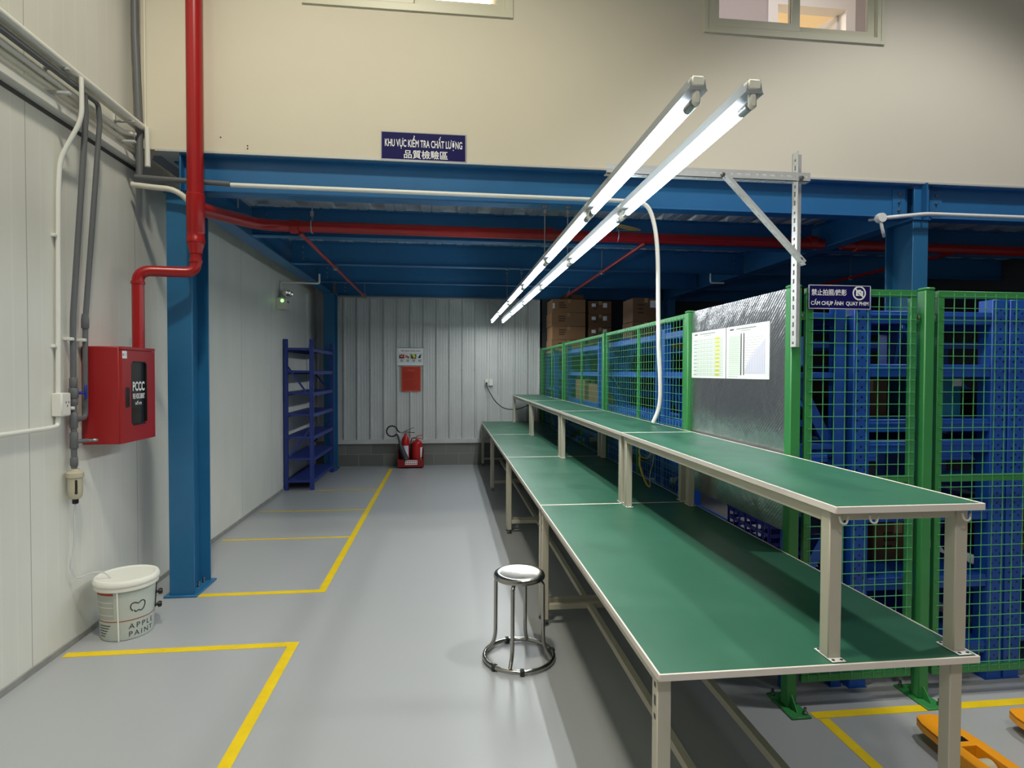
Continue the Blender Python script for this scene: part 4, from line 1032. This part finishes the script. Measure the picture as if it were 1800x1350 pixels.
def carton(x0, x1, y0, y1, z0, z1, label, m='cardboard', stickers=(), tape_=True, group=None):
    t = thing('cardboard_box', label, 'box', ((x0+x1)/2, (y0+y1)/2, z0), group)
    MB().box(x0, x1, y0, y1, z0+.001, z1, .004).build('carton', m, t)
    if tape_:
        xm = (x0+x1)/2; b = MB().box(xm-.024, xm+.024, y0+.002, y1-.002, z1-.001, z1+.0006).box(xm-.024, xm+.024, y0-.0008, y0+.002, z1-.06, z1+.0005)
        b.build('packing_tape', 'packing_tape', t)
    b = MB(); R = random.Random(int(x0*1000+z0*100))
    for k in range(3): zz = z0+(z1-z0)*(.35+.17*k); xx = x0+(x1-x0)*.2; b.box(xx, xx+(x1-x0)*(.16+.08*R.random()), y0-.0006, y0+.001, zz, zz+.016)
    b.build('print', 'ink_brown', t)
    for u0, u1, v0, v1 in stickers:
        MB().box(x0+(x1-x0)*u0, x0+(x1-x0)*u1, y0-.001, y0+.001, z0+(z1-z0)*v0, z0+(z1-z0)*v1).build('paper_label', 'paper', t, 'white label')
GB = 'cardboard boxes in the fenced store'
zt = 1.9
for k, l in enumerate(('lowest cardboard box of the tall stack by the end wall', 'second cardboard box up the tall stack by the end wall', 'third cardboard box up the tall stack by the end wall', 'cardboard box just under the top one of the tall stack')):
    carton(1.665+.01*(k % 2), 2.215, 9.12, 9.6, zt+.003+.215*k, zt+.215*(k+1), l, 'cardboard', ((.01, .07, .3, .7),) if k == 3 else (), group=GB)
carton(1.88, 2.2, 9.2, 9.55, zt+.864, zt+.945, 'flat cardboard box lying on top of the tall stack', 'cardboard_dark', (), False, GB)
for k, l in enumerate(('bottom cardboard box with paper labels beside the tall stack', 'second labelled cardboard box beside the tall stack', 'third labelled cardboard box beside the tall stack', 'topmost labelled cardboard box beside the tall stack')):
    carton(2.27, 2.64, 9.12, 9.55, zt+.003+.21*k, zt+.21*(k+1), l, 'cardboard_dark', ((.12, .3, .55, .8), (.62, .8, .5, .85)) if k else (), True, GB)
carton(2.385, 2.745, 7.28, 7.7, 1.903, 2.25, 'lower cardboard box on the dark middle rack of the store', 'cardboard_dark', (), True, GB)
carton(2.39, 2.745, 7.28, 7.7, 2.253, 2.56, 'upper cardboard box with a white label on the dark middle rack', 'cardboard_dark', ((.65, .95, .6, .9),), True, GB)
carton(2.95, 3.4, 7.28, 7.7, 1.903, 2.15, 'small cardboard box beside the stacked pair on the dark middle rack', 'cardboard_dark', (), True, GB)
for k, (xa, xb, ya, yb, z, h, l) in enumerate((
    (1.74, 1.96, 6.5, 7.0, 1.24, .22, 'brown box near the front of the rack behind the third mesh panel'), (1.74, 1.96, 7.2, 7.7, 1.24, .26, 'brown box at the back of the rack behind the third mesh panel'),
    (2.2, 2.42, 2.95, 3.3, 1.36, .2, 'brown box on the rack behind the no photography sign'), (3.12, 3.4, 2.9, 3.3, 1.3, .2, 'brown box on the rack behind the unsigned front panel'),
    (2.35, 2.65, 2.95, 3.3, .55, .22, 'pale brown box low on the rack behind the signed panel'), (3.1, 3.5, 2.9, 3.3, .6, .24, 'pale brown box low on the rack behind the unsigned panel'))):
    carton(xa, xb, ya, yb, z+.001, z+h, l, 'cardboard_dark', (), True, GB)
t = thing('plastic_bin', 'teal plastic bin on the rack behind the signed mesh panel', 'bin', (2.67, 3.0, 1.36))
MB().box(2.56, 2.78, 2.85, 3.2, 1.361, 1.585, .01).build('bin_body', 'teal_plastic', t)
MB().box(2.55, 2.79, 2.84, 3.21, 1.575, 1.597, .004).build('bin_rim', 'teal_plastic', t)
MB().box(2.72, 2.775, 2.848, 2.85, 1.53, 1.57).build('paper_label', 'paper', t, 'white label')
# blue basket on the lowest shelf under the silver board
t = thing('plastic_basket', 'blue slatted plastic basket on the rack under the silver board', 'basket', (1.82, 3.1, .55)); b = MB()
x0, x1, y0, y1, z0, z1 = 1.71, 1.93, 2.9, 3.35, .554, .8
b.box(x0, x1, y0, y1, z0, z0+.008)
for k in range(5):
    z = z0+.02+k*.048
    b.box(x0, x0+.006, y0, y1, z, z+.02).box(x1-.006, x1, y0, y1, z, z+.02).box(x0, x1, y0, y0+.006, z, z+.02).box(x0, x1, y1-.006, y1, z, z+.02)
for k in range(8):
    y = y0+(y1-y0)*k/7; b.box(x0, x0+.006, y-.006, y+.006, z0, z1).box(x1-.006, x1, y-.006, y+.006, z0, z1)
for x in (x0, (x0+x1)/2, x1): b.box(x-.006, x+.006, y0, y0+.006, z0, z1).box(x-.006, x+.006, y1-.006, y1, z0, z1)
b.build('basket_body', 'basket_blue', t); MB().box(x0-.008, x1+.008, y0-.008, y0+.008, z1-.01, z1+.008).box(x0-.008, x1+.008, y1-.008, y1+.008, z1-.01, z1+.008).box(x0-.008, x0+.008, y0, y1, z1-.01, z1+.008).box(x1-.008, x1+.008, y0, y1, z1-.01, z1+.008).build('rim', 'basket_blue', t)

# yellow cord under the raised shelf
t = thing('coiled_cord', 'yellow coiled cord hanging under the raised shelf beside the mesh', 'cord', (1.46, 4.12, .76))
cx_, cy_ = 1.46, 4.13
MB().tube([(cx_+.045*math.cos(a)+.004*math.sin(a*.37), cy_+.012*math.sin(a*.21), 1.02+.055*math.sin(a)) for a in (k*.35 for k in range(60))], .0035, 6).build('coil', 'cord_pale', t)
MB().tube(spline([(cx_-.04, cy_, .985), (cx_-.05, cy_-.02, .93), (cx_-.03, cy_-.03, .85), (cx_, cy_-.04, .78), (cx_+.02, cy_-.05, .765)], 7), .0075, 8).build('thick_end', 'cord_yellow', t)
MB().tube(spline([(cx_+.02, cy_-.05, .765), (cx_+.025, cy_-.03, .85), (cx_+.06, cy_, .95), (cx_+.065, cy_, 1.06), (cx_+.06, cy_, 1.15)], 7), .0035, 6).build('thin_end', 'cord_pale', t)

# ================================================================== FIRE EXTINGUISHERS
ex0, ex1, ey0, ey1 = -.795, -.375, 9.68, 9.93
t = thing('extinguisher_tray', 'red steel floor tray with a white label holding two extinguishers', 'tray', ((ex0+ex1)/2, (ey0+ey1)/2, 0))
b = MB().box(ex0, ex1, ey0, ey1, .022, .03).box(ex0, ex1, ey0, ey0+.006, .022, .15, .002).box(ex0, ex1, ey1-.006, ey1, .022, .3, .002)
for x in (ex0, ex1-.006): b.prism([(ey0, .022), (ey1, .022), (ey1, .3), (ey0+.08, .3), (ey0, .15)], lambda u, v, w: Vector((w, u, v)), x, x+.006)
b.build('tray_body', 'tray_red', t)
for x in (ex0+.02, ex1-.06): MB().box(x, x+.04, ey0+.01, ey1-.01, 0, .0225, .003).build('foot', 'black', t)
b = MB().box(ex0+.12, ex1-.1, ey0-.0015, ey0, .06, .135); 
for k in range(2):
    for j in range(6): b.box(ex0+.128+j*.032, ex0+.15+j*.032, ey0-.0025, ey0-.0014, .105-k*.032, .122-k*.032, 0, 1)
b.build('label_plate', ['paper', 'bucket_brown'], t, 'white label')
t = thing('co2_extinguisher', 'red extinguisher with a black horn and looped black hose', 'fire extinguisher', (-.675, 9.8, .03)); qx, qy = -.675, 9.8
MB().lathe([(.06, 0), (.066, .01), (.066, .4), (.06, .44), (.045, .475), (.024, .5), (.022, .53)], (qx, qy, .031), seg=24).build('cylinder', 'bright_red', t)
V = []
for k in range(7):
    a = math.radians(-125+85*k/6)
    for z in (.16, .37): V.append((qx+.0668*math.cos(a), qy+.0668*math.sin(a), z))
MB().add(V, [(2*k, 2*k+2, 2*k+3, 2*k+1) for k in range(6)]).build('paper_label', 'lilac_ink', t, 'pale label')
MB().box(qx-.02, qx+.02, qy-.018, qy+.018, .56, .6, .005).cyl((qx-.02, qy, .585), (qx-.1, qy-.01, .585), .011, 10).build('valve', 'steel', t)
MB().bar((qx-.02, qy, .6), (qx+.14, qy-.02, .67), .02, .008, b=.002).build('lever', 'black', t)
MB().bar((qx-.01, qy, .595), (qx+.15, qy-.02, .58), .02, .01, b=.002).build('carry_handle', 'black', t)
P = [(qx-.1, qy-.01, .588)]+[(qx-.22+.088*math.cos(a), qy-.03, .61+.088*math.sin(a)) for a in (math.radians(-5+15*k) for k in range(1, 23))]+[(qx-.12, qy-.06, .545)]
MB().tube(P, .012, 10).build('hose', 'black', t)
MB().tube([(qx-.125, qy-.07, .555), (qx-.085, qy-.085, .42), (qx-.07, qy-.095, .36), (qx+.02, qy-.1, .14)], [.014, .022, .036, .05], 16).build('horn', 'dark_grey', t)
t = thing('powder_extinguisher', 'plain red extinguisher standing beside the one with the horn', 'fire extinguisher', (-.485, 9.8, .03)); qx = -.485
MB().lathe([(.078, 0), (.085, .01), (.085, .36), (.078, .39), (.055, .412), (.028, .42), (.026, .44)], (qx, qy, .031), seg=28).build('cylinder', 'bright_red', t)
MB().lathe([(.0855, 0), (.087, .004), (.087, .016), (.0855, .02)], (qx, qy, .15), seg=28).build('rim_band', 'bright_red', t)
a0, a1 = math.radians(-50), math.radians(20); V = []
for k in range(9):
    a = a0+(a1-a0)*k/8
    for z in (.08, .34): V.append((qx+.0862*math.cos(a), qy+.0862*math.sin(a), z))
MB().add(V, [(2*k, 2*k+2, 2*k+3, 2*k+1) for k in range(8)]).build('paper_label', 'paper', t, 'white label')
MB().box(qx-.018, qx+.018, qy-.016, qy+.016, .468, .5, .004).build('valve', 'steel', t)
MB().tube(spline([(qx-.03, qy, .485), (qx, qy-.01, .52), (qx+.05, qy-.015, .535), (qx+.08, qy-.02, .52)], 6), .006, 8).build('lever', 'bright_red', t)
MB().tube(spline([(qx-.01, qy, .49), (qx+.04, qy-.015, .49), (qx+.09, qy-.02, .47)], 6), .007, 8).build('carry_handle', 'bright_red', t)
MB().tube(spline([(qx-.018, qy, .485), (qx-.07, qy-.01, .49), (qx-.1, qy-.02, .44), (qx-.1, qy-.02, .3), (qx-.095, qy-.02, .16)], 7), .008, 8).build('hose', 'black', t)

# ================================================================== PALLET JACK
t = thing('pallet_jack', 'orange pallet jack forks resting on the floor in front of the fence', 'pallet jack', (2.3, 1.6, 0))
def fork(xc):
    y_tip, y_end, w, zt_, zb_ = 2.318, 1.1, .16, .088, .045
    prof = [(-w/2, y_end), (w/2, y_end), (w/2, y_tip-.2), (w/2-.012, y_tip-.06), (w/2-.03, y_tip-.012), (.03, y_tip), (-.03, y_tip), (-w/2+.03, y_tip-.012), (-w/2+.012, y_tip-.06), (-w/2, y_tip-.2)]
    b = MB()
    # top plate with an opening for the roller, side skirts that rise to the tip
    sy0, sy1, sx = 1.96, 2.1, .034
    b.prism([(-w/2, y_end), (w/2, y_end), (w/2, sy0), (-w/2, sy0)], lambda u, v, z: Vector((xc+u, v, z)), zt_-.01, zt_)
    for s0 in (-1, 1): b.prism([(s0*sx, sy0), (s0*w/2, sy0), (s0*w/2, y_tip-.2), (s0*sx, sy1)], lambda u, v, z: Vector((xc+u, v, z)), zt_-.01, zt_)
    b.prism([(-sx, sy1), (sx, sy1), (w/2, y_tip-.2)]+prof[3:], lambda u, v, z: Vector((xc+u, v, z)), zt_-.01, zt_)
    def skirt(p, q, z0, z1): b.prism([(p[0], p[1]), (q[0], q[1]), (q[0]*.93, q[1]-.008), (p[0]*.93, p[1])], lambda u, v, z: Vector((xc+u, v, z)), z0, z1)
    for s0 in (-1, 1): b.box(xc+s0*(sx+.003)-.0025, xc+s0*(sx+.003)+.0025, sy0-.003, sy1+.003, .03, zt_-.0105)
    b.box(xc-sx, xc+sx, sy0-.006, sy0-.001, .03, zt_-.0105).box(xc-sx, xc+sx, sy1+.001, sy1+.006, .03, zt_-.0105)
    for s0 in (-1, 1): b.box(xc+s0*w/2-.004, xc+s0*w/2+.004, y_end, y_tip-.2, zb_-.005, zt_-.001, .002)
    for i in range(2, len(prof)):
        p, q = prof[i], prof[(i+1) % len(prof)]
        if i < len(prof)-1: skirt(p, q, zb_+.008, zt_-.002)
    f = b.build('fork', 'orange_paint', t)
    MB().cyl((xc-.028, 2.03, .038), (xc+.028, 2.03, .038), .038, 22).build('roller', 'filter_cream', f)
    MB().box(xc-.028, xc+.028, 2.128, 2.16, zt_-.001, zt_+.0006).build('slot', 'black', f)
fork(2.108); fork(2.563)
MB().box(2.01, 2.625, .98, 1.12, .09, .42, .02).build('lift_frame', 'orange_paint', t)
MB().cyl((2.317, .93, .06), (2.317, .93, .5), .06, 20).build('pump', 'dark_grey', t)
for s0 in (-1, 1): MB().cyl((2.317+s0*.03, .93, .09), (2.317+s0*.09, .93, .09), .09, 24).build('steer_wheel', 'dark_grey', t)
MB().tube(round_path([(2.317, .9, .5), (2.317, .75, 1.2)], .01), .018, 12).tube([(2.2, .745, 1.22), (2.434, .745, 1.22)], .014, 10).build('handle', 'black', t)
